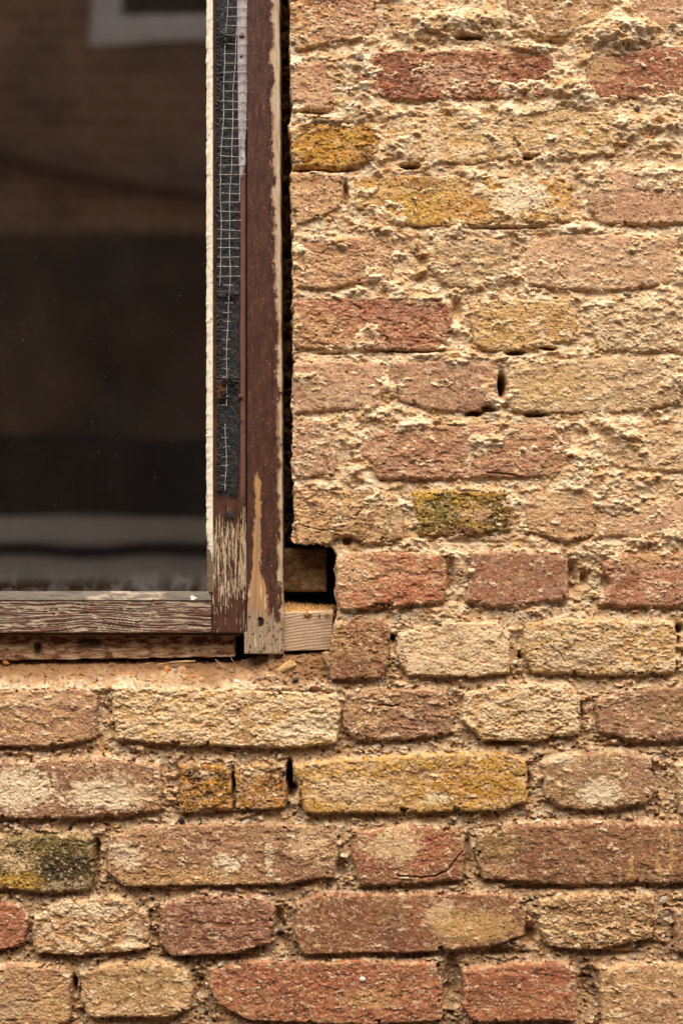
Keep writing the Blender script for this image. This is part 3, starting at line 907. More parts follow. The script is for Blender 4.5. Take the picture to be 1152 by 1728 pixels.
def stile_h(u, v):
    n1, n2, n3, bare, worn = stile_masks(u, v)
    h = -.8 * bare + n3 * .25 * bare + fbm(u / 20, v / 80, 2, .5, 64) * .4
    h += 2.2 * sstep(402, 408, u) * sstep(419, 411, u) * sstep(900, 840, v)      # raised bead along the edge
    h -= 1.2 * sstep(.38, .52, n1) * bare
    return h

stile = par(relief_block('stile', 357, 417, -740, 1069, .017, .035, stile_c, stile_h, M_wood, None, step=.8, stepv=1.3, roundr=2.2,
                         left=lambda v: 358 + fbm(v / 30, v * 0, 3, .5, 65) * .7, right=lambda v: 416.3 + 0 * v))
stile['label'] = 'upright sash stile with paint flaking off in vertical streaks'

# --- bottom rail
def rail_masks(u, v):
    bend = 6 * np.exp(-((u - 150) / 90.0) ** 2) * sstep(1010, 1070, v) + fbm(u / 120, v / 60, 2, .5, 70) * 5
    n1 = fbm(u / 140, (v + bend) / 2.6, 4, .66, 71)
    n2 = fbm(u / 30, v / 9, 4, .6, 72)
    n3 = fbm(u / 16, v / 1.5, 2, .6, 73)
    bare = sstep(-.05, .05, n1 + .14 * n3 - .20 * n2 + .07)
    bare = np.maximum(bare, sstep(1016.5, 1013.5, v + n2 * 2))
    return n1, n2, n3, bare

def rail_c(u, v):
    n1, n2, n3, bare = rail_masks(u, v)
    c = two((78, 46, 38), (112, 68, 56), .35 + .7 * n2 + .3 * n3)
    w = two((168, 148, 122), (134, 112, 88), .4 + 1.1 * n2 + n3 * .4)
    w = w * (1 - .6 * sstep(.3, .55, n1)[..., None]) + lin((96, 74, 54)) * .6 * sstep(.3, .55, n1)[..., None]
    return rgba(c * (1 - bare[..., None]) + w * bare[..., None], 1 - bare)

def rail_h(u, v):
    n1, n2, n3, bare = rail_masks(u, v)
    return -.8 * bare + .3 * n3 * bare - 1.6 * sstep(.26, .46, n1) * bare + n2 * .4

rail = par(relief_block('bottom_rail', -700, 357, 1012, 1068, .0175, .035, rail_c, rail_h, M_woodh, None, step=1.6, stepv=.8, roundr=2.5))
rail['label'] = 'horizontal bottom sash rail with silvered grain showing through red paint'
# narrow weathered drip below the rail
def drip_c(u, v):
    n = fbm(u / 40, v / 3, 4, .6, 75)
    return rgba(two((104, 76, 52), (58, 40, 28), .5 + n), n * 0)
drip = par(relief_block('drip_edge', -700, 408, 1067, 1073, .0225, .03, drip_c, lambda u, v: fbm(u / 30, v / 4, 3, .6, 76) * .8, M_woodh, None, step=1.6, stepv=1, roundr=1.5))

# --- sill board under the sash, in its shade
def sill_c(u, v):
    n1 = fbm(u / 50, v / 4, 4, .62, 80); n2 = fbm(u / 22, v / 10, 4, .6, 81)
    c = two((150, 114, 78), (108, 76, 50), .5 + n1)
    c = mixc(c, (186, 158, 124), sstep(.1, .4, n1 - n2) * .7)
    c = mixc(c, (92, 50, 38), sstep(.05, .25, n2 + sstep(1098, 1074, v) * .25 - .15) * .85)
    c = mixc(c, (150, 78, 40), sstep(.42, .5, fbm(u / 12, v / 6, 3, .6, 82)) * .7)
    c = mixc(c, (20, 14, 10), sstep(1.1, .7, np.hypot((u - 64) / 7, (v - 1094) / 12) + n2 * .5) * .9)
    c = mixc(c, (24, 16, 12), sstep(1.1, .7, np.hypot((u - 152) / 24, (v - 1084) / 9) + n2 * .9) * .8)
    c = mixc(c, (24, 16, 12), sstep(1.1, .7, np.hypot((u - 336) / 9, (v - 1084) / 5) + n2 * .9) * .8)
    return rgba(c, n1 * 0)

def sill_h(u, v):
    n1 = fbm(u / 50, v / 4, 4, .62, 80); n2 = fbm(u / 22, v / 10, 4, .6, 81)
    return n1 * .8 - 1.0 * sstep(.05, .25, n2) - 3 * sstep(1.1, .7, np.hypot((u - 64) / 7, (v - 1094) / 12) + n2 * .5)

sill = par(relief_block('sill', -700, 399, 1066, 1114, .036, .06, sill_c, sill_h, M_woodh, None, step=1.6, stepv=.9, roundr=2.0,
                        bot=lambda u: -(u) * .014 + fbm(u / 30, u * 0, 3, .6, 83) * 2.2, right=lambda v: 397 + fbm(v / 6, v * 0, 2, .5, 84) * 2))
sill['label'] = 'rotten sill board stained and shaded beneath the sash'

# --- putty strips beside and under the pane
def wedge(name, horizontal, a0, a1, b0, b1, y_hi, y_lo, cfun, hfun, mat, n_across=12, steplong=1.3, edge=None):
    """strip running long from a0..a1; across b0 (glass side, depth y_lo) .. b1 (timber side, depth y_hi)"""
    nl = int((a1 - a0) / steplong) + 1
    A = np.linspace(a0, a1, nl)[:, None] + np.zeros((1, n_across))
    T = np.linspace(0, 1, n_across)[None, :] + np.zeros((nl, 1))
    Bc = b0 + (b1 - b0) * T
    if edge is not None:
        Bc = Bc + (1 - T) * edge(A)
    u, v = (A, Bc) if horizontal else (Bc, A)
    y = y_lo + (y_hi - y_lo) * T ** .8 - hfun(u, v) * .001 - .0012
    c = cfun(u, v)
    pad = lambda X: np.pad(X, ((1, 1), (1, 1)) + ((0, 0),) * (X.ndim - 2), mode='edge')
    u, v, y, c = pad(u), pad(v), pad(y), pad(c)
    y[0, :] = y[-1, :] = y_lo + .004; y[:, 0] = y[:, -1] = y_lo + .004
    k = S * (D + .02) / D
    keep = np.ones((u.shape[0] - 1, u.shape[1] - 1), bool)
    X, Z = (u - CU) * k, (CV - v) * k
    if horizontal:
        X, y, Z, c = X.T, y.T, Z.T, c.transpose(1, 0, 2)
        keep = keep.T
    return par(grid_object(name, X, y, Z, c, keep, mat))


def putty_c(u, v):
    n = fbm(u / 5, v / 12, 4, .6, 90)
    c = two((238, 224, 196), (214, 196, 164), .3 + n)
    gone = sstep(0, 1, (v - 905 + n * 22 + (u - 350) * -3) / 14.0)
    c = mixc(c, (112, 92, 66), gone)
    c = mixc(c, (110, 84, 60), sstep(.45, .55, fbm(u / 4, v / 8, 3, .6, 91)) * .8)
    c = mixc(c, (96, 70, 50), sstep(1.6, .4, np.abs(((v * 1.0 + 7 * np.sin(v / 37)) % 88) - 40) / 1.4) * .35)
    return c

def putty_h(u, v):
    return fbm(u / 5, v / 9, 3, .6, 92) * .6 - 2.6 * sstep(0, 1, (v - 905 + (u - 350) * -3) / 20.0)

pb = wedge('putty_bead', False, -740, 1000, 348, 359.5, .0150, .0245, putty_c, putty_h, M_putty, edge=lambda a: fbm(a / 9, a * 0 + 1, 4, .6, 93) * 1.6)
pb['label'] = 'cream putty line down the right edge of the glass'
def bead_c(u, v):
    n = fbm(u / 40, v / 4, 4, .6, 95)
    c = two((104, 92, 74), (70, 60, 48), .5 + n)
    c = mixc(c, (166, 148, 122), sstep(140, 160, u + n * 20) * sstep(290, 270, u + n * 20) * sstep(-.1, .2, n) * .8)
    return mixc(c, (232, 220, 196), sstep(1.2, .8, np.hypot((u - 326) / 5, (v - 1009) / 3) + n))
gb = wedge('glazing_bead', True, -700, 357, 998, 1013, .0185, .0245, bead_c, lambda u, v: fbm(u / 30, v / 4, 3, .6, 96) * .5, M_putty, steplong=2)
gb['label'] = 'grey weathered glazing bead under the glass'

# --- rest of the window outside the photo's frame: left and top members
def plainwood(name, u0, u1, v0, v1, y, th):
    return par(relief_block(name, u0, u1, v0, v1, y, th, stile_c, stile_h, M_wood, None, step=4, stepv=6, roundr=2.5))
plainwood('casing', -780, -722, -760, 1104, .010, .085)
plainwood('stile', -722, -662, -740, 1069, .017, .035)
plainwood('top_rail', -662, 357, -740, -680, .0175, .035)
plainwood('casing', -722, 417, -790, -741, .010, .085)

# --- glass
def glass_mat():
    m = bpy.data.materials.new('dusty_glass'); m.use_nodes = True
    nt = m.node_tree; nt.nodes.clear(); L = nt.links
    out = nt.nodes.new('ShaderNodeOutputMaterial')
    tr = nt.nodes.new('ShaderNodeBsdfTransparent'); tr.inputs[0].default_value = (.82, .84, .82, 1)
    gl = nt.nodes.new('ShaderNodeBsdfGlossy'); gl.inputs['Roughness'].default_value = 0.02; gl.inputs['Color'].default_value = (1, .92, .82, 1)
    df = nt.nodes.new('ShaderNodeBsdfDiffuse'); df.inputs[0].default_value = (.62, .6, .55, 1)
    fr = nt.nodes.new('ShaderNodeFresnel'); fr.inputs['IOR'].default_value = 1.52
    mu = nt.nodes.new('ShaderNodeMath'); mu.operation = 'MULTIPLY'; mu.inputs[1].default_value = 5.0
    L.new(fr.outputs[0], mu.inputs[0])
    mx = nt.nodes.new('ShaderNodeMixShader')
    L.new(mu.outputs[0], mx.inputs[0]); L.new(tr.outputs[0], mx.inputs[1]); L.new(gl.outputs[0], mx.inputs[2])
    tc = nt.nodes.new('ShaderNodeTexCoord')
    # slightly wavy old glass
    nb = nt.nodes.new('ShaderNodeTexNoise'); nb.inputs['Scale'].default_value = 5; nb.inputs['Detail'].default_value = 1
    L.new(tc.outputs['Object'], nb.inputs['Vector'])
    bp = nt.nodes.new('ShaderNodeBump'); bp.inputs['Strength'].default_value = .25; bp.inputs['Distance'].default_value = .002
    L.new(nb.outputs['Fac'], bp.inputs['Height']); L.new(bp.outputs[0], gl.inputs['Normal'])
    # dust: fine specks, smears, a grubby band at the foot
    vo = nt.nodes.new('ShaderNodeTexVoronoi'); vo.inputs['Scale'].default_value = 135
    L.new(tc.outputs['Object'], vo.inputs['Vector'])
    sp = nt.nodes.new('ShaderNodeMapRange'); sp.inputs['From Min'].default_value = .15; sp.inputs['From Max'].default_value = .05
    sp.inputs['To Max'].default_value = .24
    L.new(vo.outputs['Distance'], sp.inputs['Value'])
    sel = nt.nodes.new('ShaderNodeSeparateColor'); L.new(vo.outputs['Color'], sel.inputs[0])
    gt = nt.nodes.new('ShaderNodeMath'); gt.operation = 'GREATER_THAN'; gt.inputs[1].default_value = .70
    L.new(sel.outputs[0], gt.inputs[0])
    spm = nt.nodes.new('ShaderNodeMath'); spm.operation = 'MULTIPLY'
    L.new(sp.outputs[0], spm.inputs[0]); L.new(gt.outputs[0], spm.inputs[1])
    spn = nt.nodes.new('ShaderNodeMath'); spn.operation = 'MULTIPLY'
    L.new(spm.outputs[0], spn.inputs[0]); L.new(sel.outputs[1], spn.inputs[1])
    mp = nt.nodes.new('ShaderNodeMapping'); mp.inputs['Scale'].default_value = (14, 14, 9)
    L.new(tc.outputs['Object'], mp.inputs['Vector'])
    ns = nt.nodes.new('ShaderNodeTexNoise'); ns.inputs['Scale'].default_value = 1; ns.inputs['Detail'].default_value = 6; ns.inputs['Roughness'].default_value = .7
    L.new(mp.outputs[0], ns.inputs['Vector'])
    film = nt.nodes.new('ShaderNodeMapRange'); film.inputs['From Min'].default_value = .2; film.inputs['From Max'].default_value = .9
    film.inputs['To Max'].default_value = .012
    L.new(ns.outputs['Fac'], film.inputs['Value'])
    nt2 = nt.nodes.new('ShaderNodeTexNoise'); nt2.inputs['Scale'].default_value = 42; nt2.inputs['Detail'].default_value = 5; nt2.inputs['Roughness'].default_value = .65
    L.new(tc.outputs['Object'], nt2.inputs['Vector'])
    sx_ = nt.nodes.new('ShaderNodeSeparateXYZ'); L.new(tc.outputs['Object'], sx_.inputs[0])
    foot = nt.nodes.new('ShaderNodeMapRange'); foot.inputs['From Min'].default_value = (CV - 958) * S; foot.inputs['From Max'].default_value = (CV - 1000) * S
    foot.inputs['To Max'].default_value = .22
    L.new(sx_.outputs['Z'], foot.inputs['Value'])
    fm = nt.nodes.new('ShaderNodeMapRange'); fm.inputs['From Min'].default_value = .42; fm.inputs['From Max'].default_value = .72
    L.new(nt2.outputs['Fac'], fm.inputs['Value'])
    fmm = nt.nodes.new('ShaderNodeMath'); fmm.operation = 'MULTIPLY'
    L.new(foot.outputs[0], fmm.inputs[0]); L.new(fm.outputs[0], fmm.inputs[1])
    a1 = nt.nodes.new('ShaderNodeMath'); a1.operation = 'ADD'; L.new(film.outputs[0], a1.inputs[0]); L.new(fmm.outputs[0], a1.inputs[1])
    a2 = nt.nodes.new('ShaderNodeMath'); a2.operation = 'ADD'; L.new(a1.outputs[0], a2.inputs[0]); L.new(spn.outputs[0], a2.inputs[1])
    m2 = nt.nodes.new('ShaderNodeMixShader')
    L.new(a2.outputs[0], m2.inputs[0]); L.new(mx.outputs[0], m2.inputs[1]); L.new(df.outputs[0], m2.inputs[2])
    L.new(m2.outputs[0], out.inputs['Surface'])
    return m

mb = MB()
gx0, gx1 = P(-668, 0, .0245)[0], P(358, 0, .0245)[0]
mb.box(gx0, gx1, .0245, .0275, P(0, 1010, .0245)[2], P(0, -690, .0245)[2])
pane = par(mb.build('glass_pane', glass_mat()))
pane['label'] = 'dark dusty pane reflecting a pale window frame'
pane.location = (-win.location.x, -win.location.y, -win.location.z)

# --- nails left in the stile
M_rust = plain_mat('rusty_iron', (120, 62, 34), (70, 40, 28), 900, .8, .4)
for (nu_, nv_, nr) in [(408, 60, 4.6), (407, 95, 2.4), (406, 669, 4.2), (407, 708, 2.2)]:
    mb = MB()
    c = Vector(P(nu_, nv_, .0125))
    k = 12
    prof = [(0, -.0016), (.6, -.0014), (.95, -.0006), (1, .0), (.6, .0006), (.3, .0012), (.3, .006)]
    n0 = 0
    for (rr, yy) in prof:
        for j in range(k):
            an = 2 * math.pi * j / k
            w = 1 + .12 * math.sin(3 * an + nv_)
            mb.v.append((c.x + math.cos(an) * rr * nr * S * w, c.y + yy, c.z + math.sin(an) * rr * nr * S * w))
    for i in range(len(prof) - 1):
        for j in range(k):
            mb.f.append((i * k + j, i * k + (j + 1) % k, (i + 1) * k + (j + 1) % k, (i + 1) * k + j))
    o = mb.build('nail', M_rust, win, True)

# ------------------------------------------------------------------ torn black strip and wire mesh on the stile
tape = empty('mesh_strip', P(385, 842, .014))
tag(tape, 'torn black weather strip with white wire mesh nailed along the window stile', 'weather strip')
M_black = attr_mat('perished_rubber', rough=0.62, spec=0.35, speckle=0.25, nscale=500, bump=0.5, bdist=0.0008)


def tape_mid(v):      # centre line of the mesh
    return np.interp(v, [-740, 0, 120, 300, 480, 640, 840], [402, 401, 396, 389, 387, 382, 381])


nv = int((845 + 740) / 1.2); nu = 46
TT, SS = np.meshgrid(np.linspace(0, 1, nv), np.linspace(0, 1, nu), indexing='ij')
VV = -740 + 1585 * TT
ragL = fbm(VV / 5, VV * 0 + 2, 3, .7, 100) * 2.6 + fbm(VV / 30, VV * 0, 2, .5, 101) * 2
ragR = fbm(VV / 26, VV * 0 + 7, 3, .5, 102) * 1.6
UL = 364.5 + ragL + 2 * sstep(560, 640, VV)
UR = 403.5 + ragR - 2 * sstep(740, 845, VV) * 1.0
UU = UL + (UR - UL) * SS
n1 = fbm(UU / 5, VV / 4, 4, .65, 103); n2 = fbm(UU / 9, VV / 22, 3, .6, 104)
fray = np.exp(-((UU - UL) / 7.0) ** 2)
h = 1.6 + n2 * 1.1 + n1 * .5 * (1 + 3 * fray) + fray * (1.2 + 1.6 * fbm(UU / 4, VV / 1.9, 2, .6, 105))
for (bu, bv, ru, rv, am) in [(383, 62, 14, 9, 3.5), (386, 642, 15, 7, 4.5), (377, 668, 10, 12, 3.5), (388, 498, 16, 6, 2.5), (372, 180, 6, 10, 2), (374, 120, 6, 30, 1.5)]:
    h += am * np.exp(-(((UU - bu) / ru) ** 2 + ((VV - bv) / rv) ** 2)) * (1 + 1.2 * n1)
bot = sstep(826, 846, VV + n1 * 16 + (1 - SS) * 10 + 10 * fbm(SS * 5, SS * 0 + 3, 3, .6, 106))
bot = np.maximum(bot, (fray > .45) * sstep(.35, .4, fbm(VV / 4.5, VV * 0 + 8, 3, .7, 107)))
c = two((30, 28, 26), (15, 14, 13), .5 + n1)
c = mixc(c, (78, 64, 52), fray * sstep(.1, .4, n1) * .8)
c = mixc(c, (150, 92, 44), sstep(1.1, .6, np.hypot((UU - 372) / 8, (VV - 660) / 16) + n1) * .8)
Y = .0165 - h * .001
pad = lambda X: np.pad(X, ((1, 1), (1, 1)) + ((0, 0),) * (X.ndim - 2), mode='edge')
UU, VV, Y, c, botp = pad(UU), pad(VV), pad(Y), pad(c), pad(bot)
Y[0, :] = Y[-1, :] = .017; Y[:, 0] = Y[:, -1] = .017
kk = S * (D + .015) / D
m_ = botp < .5
keep = face_any(m_)
bt = grid_object('rubber_backing', (UU - CU) * kk, Y, (CV - VV) * kk, c, keep, M_black)
bt.parent = tape; bt.location = [-q for q in tape.location]
bt['label'] = 'cracked black backing with a frayed left edge'

M_wire = plain_mat('white_mesh_wire', (190, 182, 170), (120, 112, 102), 300, .5, .5, .1)
mb = MB()
rw = np.random.RandomState(3)
yw = .0118
for off, v1, v0 in [(-17, 490, -740), (0, 690, -740), (16.5, 345, -740)]:
    pts = []
    for v in np.arange(v0, v1, 7.5):
        j = math.sin(v / 33 + off) * 1.0 + math.sin(v / 14) * .5
        pts.append(P(tape_mid(v) + off * (1 - .08 * (v > 300)) + j, v, yw + .0005 * math.sin(v / 20)))
    mb.tube(pts, .00042, 5)
pts = [P(381 + math.sin(v / 17) * 1.2, v, yw + .0006) for v in np.arange(715, 835, 7.5)]
mb.tube(pts, .00042, 5)
v = -735.0
while v < 690:
    m_ = tape_mid(v)
    l, r = (m_ - 20, m_ + 23)
    if v > 300: r = m_ + 17
    if v > 480: l, r = m_ - 9, m_ + 7
    l += rw.randn() * 1.2; r += rw.randn() * 1.0
    tl = rw.randn() * .7
    pts = [P(l + (r - l) * q, v + tl * q + math.sin(q * 3 + v) * .5, yw - .0006) for q in (0, .25, .5, .75, 1)]
    if v > 520: pts = [P(l + (r - l) * q + rw.randn() * .5, v + tl * 2 * q + rw.randn() * .6, yw + .0004 * rw.rand()) for q in (.1 * rw.rand(), .5, .8 + .2 * rw.rand())]
    if not (490 < v < 506) and not (640 < v < 662): mb.tube(pts, .00040 if v < 500 else .00032, 5)
    v += 15.6 + rw.randn() * .4
for v in np.arange(722, 826, 16):
    l_, r_ = 377 - rw.rand() * 5, 382 + rw.rand() * 7
    mb.tube([P(l_, v + rw.randn(), yw + .001), P(381, v + .5, yw), P(r_, v + rw.randn() * 1.5, yw + .0008)], .00034, 5)
w = mb.build('wire_mesh', M_wire, tape)
w['label'] = 'square white wire mesh'
# frayed threads and the torn scrap left below
mb = MB()
for i in range(210):
    v = -200 + 1040 * rw.rand(); u = 370 + rw.randn() * 2.0
    L_ = 3 + 5 * rw.rand(); an = math.pi + rw.randn() * .9
    p = [P(u + math.cos(an) * L_ * q + rw.randn() * .5, v - math.sin(an) * L_ * q + q * q * 3 * rw.randn() * .4, .0125 - .001 * rw.rand()) for q in (0, .4, .75, 1)]
    mb.tube(p, [.0003, .00028, .0002, .0001], 4)
for (cu, cv, n_) in [(384, 62, 26), (388, 645, 34), (376, 664, 30), (388, 498, 12)]:
    for i in range(n_):
        u = cu + rw.randn() * 7; v = cv + rw.randn() * 5; an = rw.rand() * 6.3; L_ = 3 + 7 * rw.rand()
        p = [P(u + math.cos(an) * L_ * q, v - math.sin(an) * L_ * q + math.sin(q * 4 + i) * 1.2, .0115 - .0035 * math.sin(q * 3) * rw.rand()) for q in (0, .35, .7, 1)]
        mb.tube(p, [.0004, .0005, .0004, .0001], 4)
M_thread = plain_mat('perished_thread', (64, 54, 46), (34, 30, 28), 500, .9, .2)
fr_ = mb.build('frayed_threads', M_thread, tape)
rock('torn_scrap', 388, 868, .0135, 7.5 * S, 3 * S, 9 * S, M_thread, 77, None, 3)
sc_ = bpy.data.objects['torn_scrap']; sc_.parent = tape; sc_.location = Vector(P(388, 868, .0135)) - tape.location
# strip of clear plastic along the upper right edge of the mesh
m, nt, bs, out = new_mat('clear_plastic_film')
tr = nt.nodes.new('ShaderNodeBsdfTransparent')
ms = nt.nodes.new('ShaderNodeMixShader')
tc = nt.nodes.new('ShaderNodeTexCoord'); nz = nt.nodes.new('ShaderNodeTexNoise'); nz.inputs['Scale'].default_value = 60
mr = nt.nodes.new('ShaderNodeMapRange'); mr.inputs['From Min'].default_value = .3; mr.inputs['From Max'].default_value = .75
mr.inputs['To Min'].default_value = .22; mr.inputs['To Max'].default_value = .6
nt.links.new(tc.outputs['Object'], nz.inputs['Vector']); nt.links.new(nz.outputs['Fac'], mr.inputs['Value'])
bs.inputs['Base Color'].default_value = (.62, .56, .52, 1); bs.inputs['Roughness'].default_value = .3
nt.links.new(mr.outputs[0], ms.inputs[0]); nt.links.new(tr.outputs[0], ms.inputs[1]); nt.links.new(bs.outputs[0], ms.inputs[2])
nt.links.new(ms.outputs[0], out.inputs['Surface'])
nv, nu = 260, 12
TT, SS = np.meshgrid(np.linspace(0, 1, nv), np.linspace(0, 1, nu), indexing='ij')
VV = -740 + (740 + 300) * TT
UL = np.interp(VV, [-740, 0, 200, 300], [401, 400, 402, 404]); UR = np.interp(VV, [-740, 0, 60, 220, 245, 275, 300], [419, 419.5, 419, 416, 413, 415, 408])
UU = UL + (UR - UL) * SS
Y = .0136 - .0012 * np.sin(SS * 3.1) + fbm(UU / 8, VV / 20, 3, .6, 110) * .0007
film = grid_object('plastic_film', (UU - CU) * kk, Y, (CV - VV) * kk, np.ones(UU.shape + (3,)), np.ones((nv - 1, nu - 1), bool), m)
sol = film.modifiers.new('thick', 'SOLIDIFY'); sol.thickness = .0003
film.parent = tape; film.location = [-q for q in tape.location]
film['label'] = 'crinkled clear plastic edging'

# ------------------------------------------------------------------ loose things
M_white = plain_mat('white_pebble', (226, 216, 200), (190, 176, 154), 200, .5, .4)
M_greyp = plain_mat('grey_pebble', (158, 136, 110), (112, 94, 76), 150, .6, .4)
M_buffp = plain_mat('buff_stone', (206, 168, 116), (166, 124, 78), 160, .85, .2)
M_redp = plain_mat('red_stone', (140, 78, 58), (96, 56, 44), 200, .8, .2)
M_orp = plain_mat('orange_stone', (196, 132, 70), (160, 96, 50), 200, .8, .2)
M_coal = plain_mat('black_stone', (52, 44, 36), (28, 24, 20), 200, .6, .4)


def Hat(u, v, which=None):
    j, i = iv(v), iu(u)
    return max(Hm_[j, i], Hb_[j, i])

for i, (u, v, ru, rv, mt) in enumerate([(710, 1615, 5, 6.5, M_white), (612, 1653, 6, 5, M_white), (1119, 1517, 6.5, 8.5, M_white), (758, 962, 5.5, 6, M_white), (704, 412, 6.5, 11, M_buffp), (607, 97, 8, 7, M_greyp),
                                         (966, 982, 5, 4, M_white), (872, 185, 1, 1, None), (1074, 184, 6, 5, M_coal), (862, 201, 4.5, 3.5, M_greyp), (1058, 496, 8, 4, M_greyp), (812, 586, 7, 5, M_buffp), (886, 381, 6, 4, M_greyp),
                                         (118, 1648, 1, 1, None), (1118, 1580, 4.5, 4.5, M_white), (943, 1509, 5, 3.5, M_white), (1005, 1719, 6, 5, M_white), (68, 1396, 5.5, 5, M_greyp), (98, 1385, 5, 4, M_white), 
                                         (880, 1372, 11, 5.5, M_greyp), (415, 1388, 10, 6, M_white), (907, 1385, 6, 5, M_white), (306, 1385, 5, 7, M_coal), (167, 1505, 5, 4, M_greyp), (869, 1118, 5, 3.5, M_white), (5, 1238, 7, 9, M_buffp), (118, 1398, 5, 5, M_coal)]):
    if mt is None: continue
    y = -Hat(u, v) * .001
    rock('pebble', u, v, y, ru * S, 4.5 * S, rv * S, mt, 100 + i, wall, 2)

chips = [
    (482, 1126, 20, 8, M_buffp, 'large pale stone chip on the ledge right of the casing foot'),
    (283, 1132, 7, 9, M_orp, 'three-sided orange stone chip on the ledge below the sill'),
    (307, 1131, 9, 8, M_buffp, 'buff stone chip beside the three-sided orange chip on the ledge'),
    (325, 1142, 6, 5, M_orp, 'small bright orange crumb of stone on the ledge below the sill end'),
    (313, 1143, 4.5, 4.5, M_buffp, 'small buff crumb left of the bright orange crumb on the ledge'),
    (340, 1147, 6, 5, M_buffp, 'rounded buff crumb right of the bright orange crumb on the ledge'),
    (530, 1161, 7, 5, M_redp, 'dark red brick chip on the edge of the ledge near the right end'),
    (499, 1147, 5, 3.5, M_coal, 'black gritty chip on the ledge below the pale stone'),
    (183, 1160, 6, 4.5, M_buffp, 'buff chip lying over the joint between the two bricks under the ledge'),
    (219, 1138, 5, 4, M_orp, 'rusty orange chip alone on the left part of the ledge'),
    (401, 1151, 8, 3.5, M_white, 'flat white chip on the front edge of the ledge'),
    (436, 1146, 7, 4, M_greyp, 'grey-brown chip on the ledge below the casing foot'),
    (316, 1154, 10, 4, M_greyp, 'long grey-brown chip on the front edge of the ledge'),
    (10, 1118, 7, 4, M_orp, 'orange chip close under the sill at the left edge'),
]
for i, (u, v, ru, rv, mt, lab) in enumerate(chips):
    y = -Hat(u, v) * .001 - rv * S * .35
    o = rock('stone_chip', u, v, y, ru * S, rv * S * .9, rv * S, mt, 300 + i)
    tag(o, lab, 'stone chip', 'loose stone chips on the mortar ledge')

# timber packing block beside the casing
def blk_c(u, v):
    w = v + 7 * np.sin((u - 470) / 60.0) + (u - 500) * .06
    rings = np.abs(((w / 5.3) + .25 * fbm(u / 40, v / 8, 2, .5, 120)) % 1 - .5) * 2
    n = fbm(u / 12, v / 2, 3, .6, 121)
    c = two((182, 154, 124), (134, 102, 78), sstep(.35, .95, rings) * .85 + .25 * n)
    c = mixc(c, (132, 108, 84), sstep(-.1, .5, fbm(u / 22, v / 16, 4, .6, 122) + (u - 520) / 160) * .5)
    c = mixc(c, (206, 176, 136), sstep(1042, 1032, v + n * 8) * .4)
    return mixc(c, (236, 214, 178), sstep(1034, 1031, v) * .4)
def blk_h(u, v):
    w = v + 7 * np.sin((u - 470) / 60.0) + (u - 500) * .06
    rings = np.abs(((w / 5.3) + .25 * fbm(u / 40, v / 8, 2, .5, 120)) % 1 - .5) * 2
    return -.35 * sstep(.5, .95, rings)
M_block = attr_mat('sawn_softwood', rough=0.8, spec=0.2, speckle=0.08, nscale=500, bump=0.25, bdist=0.0004, stretch=(.2, 1, 1))
blk = relief_block('wood_block', 470, 562, 1033, 1099, .018, .05, blk_c, blk_h, M_block, None, step=1.0, roundr=2.0,
                   bot=lambda u: (u - 480) * -.04, top=lambda u: (u - 480) * -.03, right=lambda v: 562 - .04 * (v - 1033))
tag(blk, 'pale sawn softwood block with curved grain wedged between casing and bricks', 'wood block')
# crumbs of mortar heaped on the block
NU, NV = 90, 30
SS, TT = np.meshgrid(np.linspace(0, 1, NU), np.linspace(0, 1, NV))
xa, xb = P(474, 0, .02)[0], P(560, 0, .02)[0]
zt_ = P(0, 1032, .02)[2]
X = xa + (xb - xa) * SS
Yg = .020 + .046 * TT
Z = zt_ + TT ** .7 * .0125 * (1 - .5 * SS) + fbm(SS * 14, TT * 8, 4, .7, 130) * .0028 + np.where(worley(SS * 26, TT * 12, 5)[1] > .5, np.clip(.5 - worley(SS * 26, TT * 12, 5)[0], 0, 1), 0) * .006 - .001
q = fbm(SS * 20, TT * 9, 3, .6, 131)
cc = two((196, 152, 96), (140, 98, 60), .5 + q)
heap = grid_object('mortar_crumbs', X[::-1], Yg[::-1], Z[::-1], cc[::-1], np.ones((NV - 1, NU - 1), bool), M_mortar)
sol = heap.modifiers.new('body', 'SOLIDIFY'); sol.thickness = .008; sol.offset = -1
tag(heap, 'crumbled mortar heaped on top of the softwood block', 'rubble', kind='stuff')

# small peg under the casing foot
def peg_c(u, v): return two((186, 158, 118), (130, 100, 70), .5 + fbm(u / 2, v / 12, 3, .6, 140))
peg = relief_block('wood_peg', 453, 463.5, 1103, 1123, .018, .012, peg_c, lambda u, v: fbm(u / 3, v / 8, 2, .6, 141) * .4, M_wood, None, step=.8, roundr=1.5)
tag(peg, 'short wooden peg sticking down below the foot of the casing', 'wooden peg')

# splinters lying under the sill
M_spl = plain_mat('dry_splinter', (190, 150, 104), (128, 92, 60), 300, .9, .2, stretch=(.3, 1, 1))
for (a, b, w, lab) in [((266, 1121), (330, 1115), 4.0, 'thick pale splinter lying flat beneath the sill board'), ((363, 1113), (383, 1130), 2.6, 'slanting dark splinter on the ledge under the sill end'),
                       ((388, 1108), (398, 1122), 1.3, 'thin straw coloured splinter beside the casing foot'), ((240, 1120), (262, 1119), 1.5, 'short sliver of wood left of the thick splinter')]:
    mb = MB()
    n = 9
    pts, rr = [], []
    for i in range(n):
        q = i / (n - 1)
        u = a[0] + (b[0] - a[0]) * q; v = a[1] + (b[1] - a[1]) * q + math.sin(q * 5 + a[0]) * .7
        y = -Hat(u, max(v, 1122)) * .001 - .0035
        pts.append(P(u, v, min(y, .03)))
        rr.append(w * S * .5 * (.35 + .65 * math.sin(math.pi * min(max(q, .08), .92)) ** .5) * (1 + .15 * math.sin(i * 2.3)))
    mb.tube(pts, rr, 7)
    o = mb.build('wood_splinter', M_spl)
    tag(o, lab, 'splinter', 'splinters on the mortar ledge')

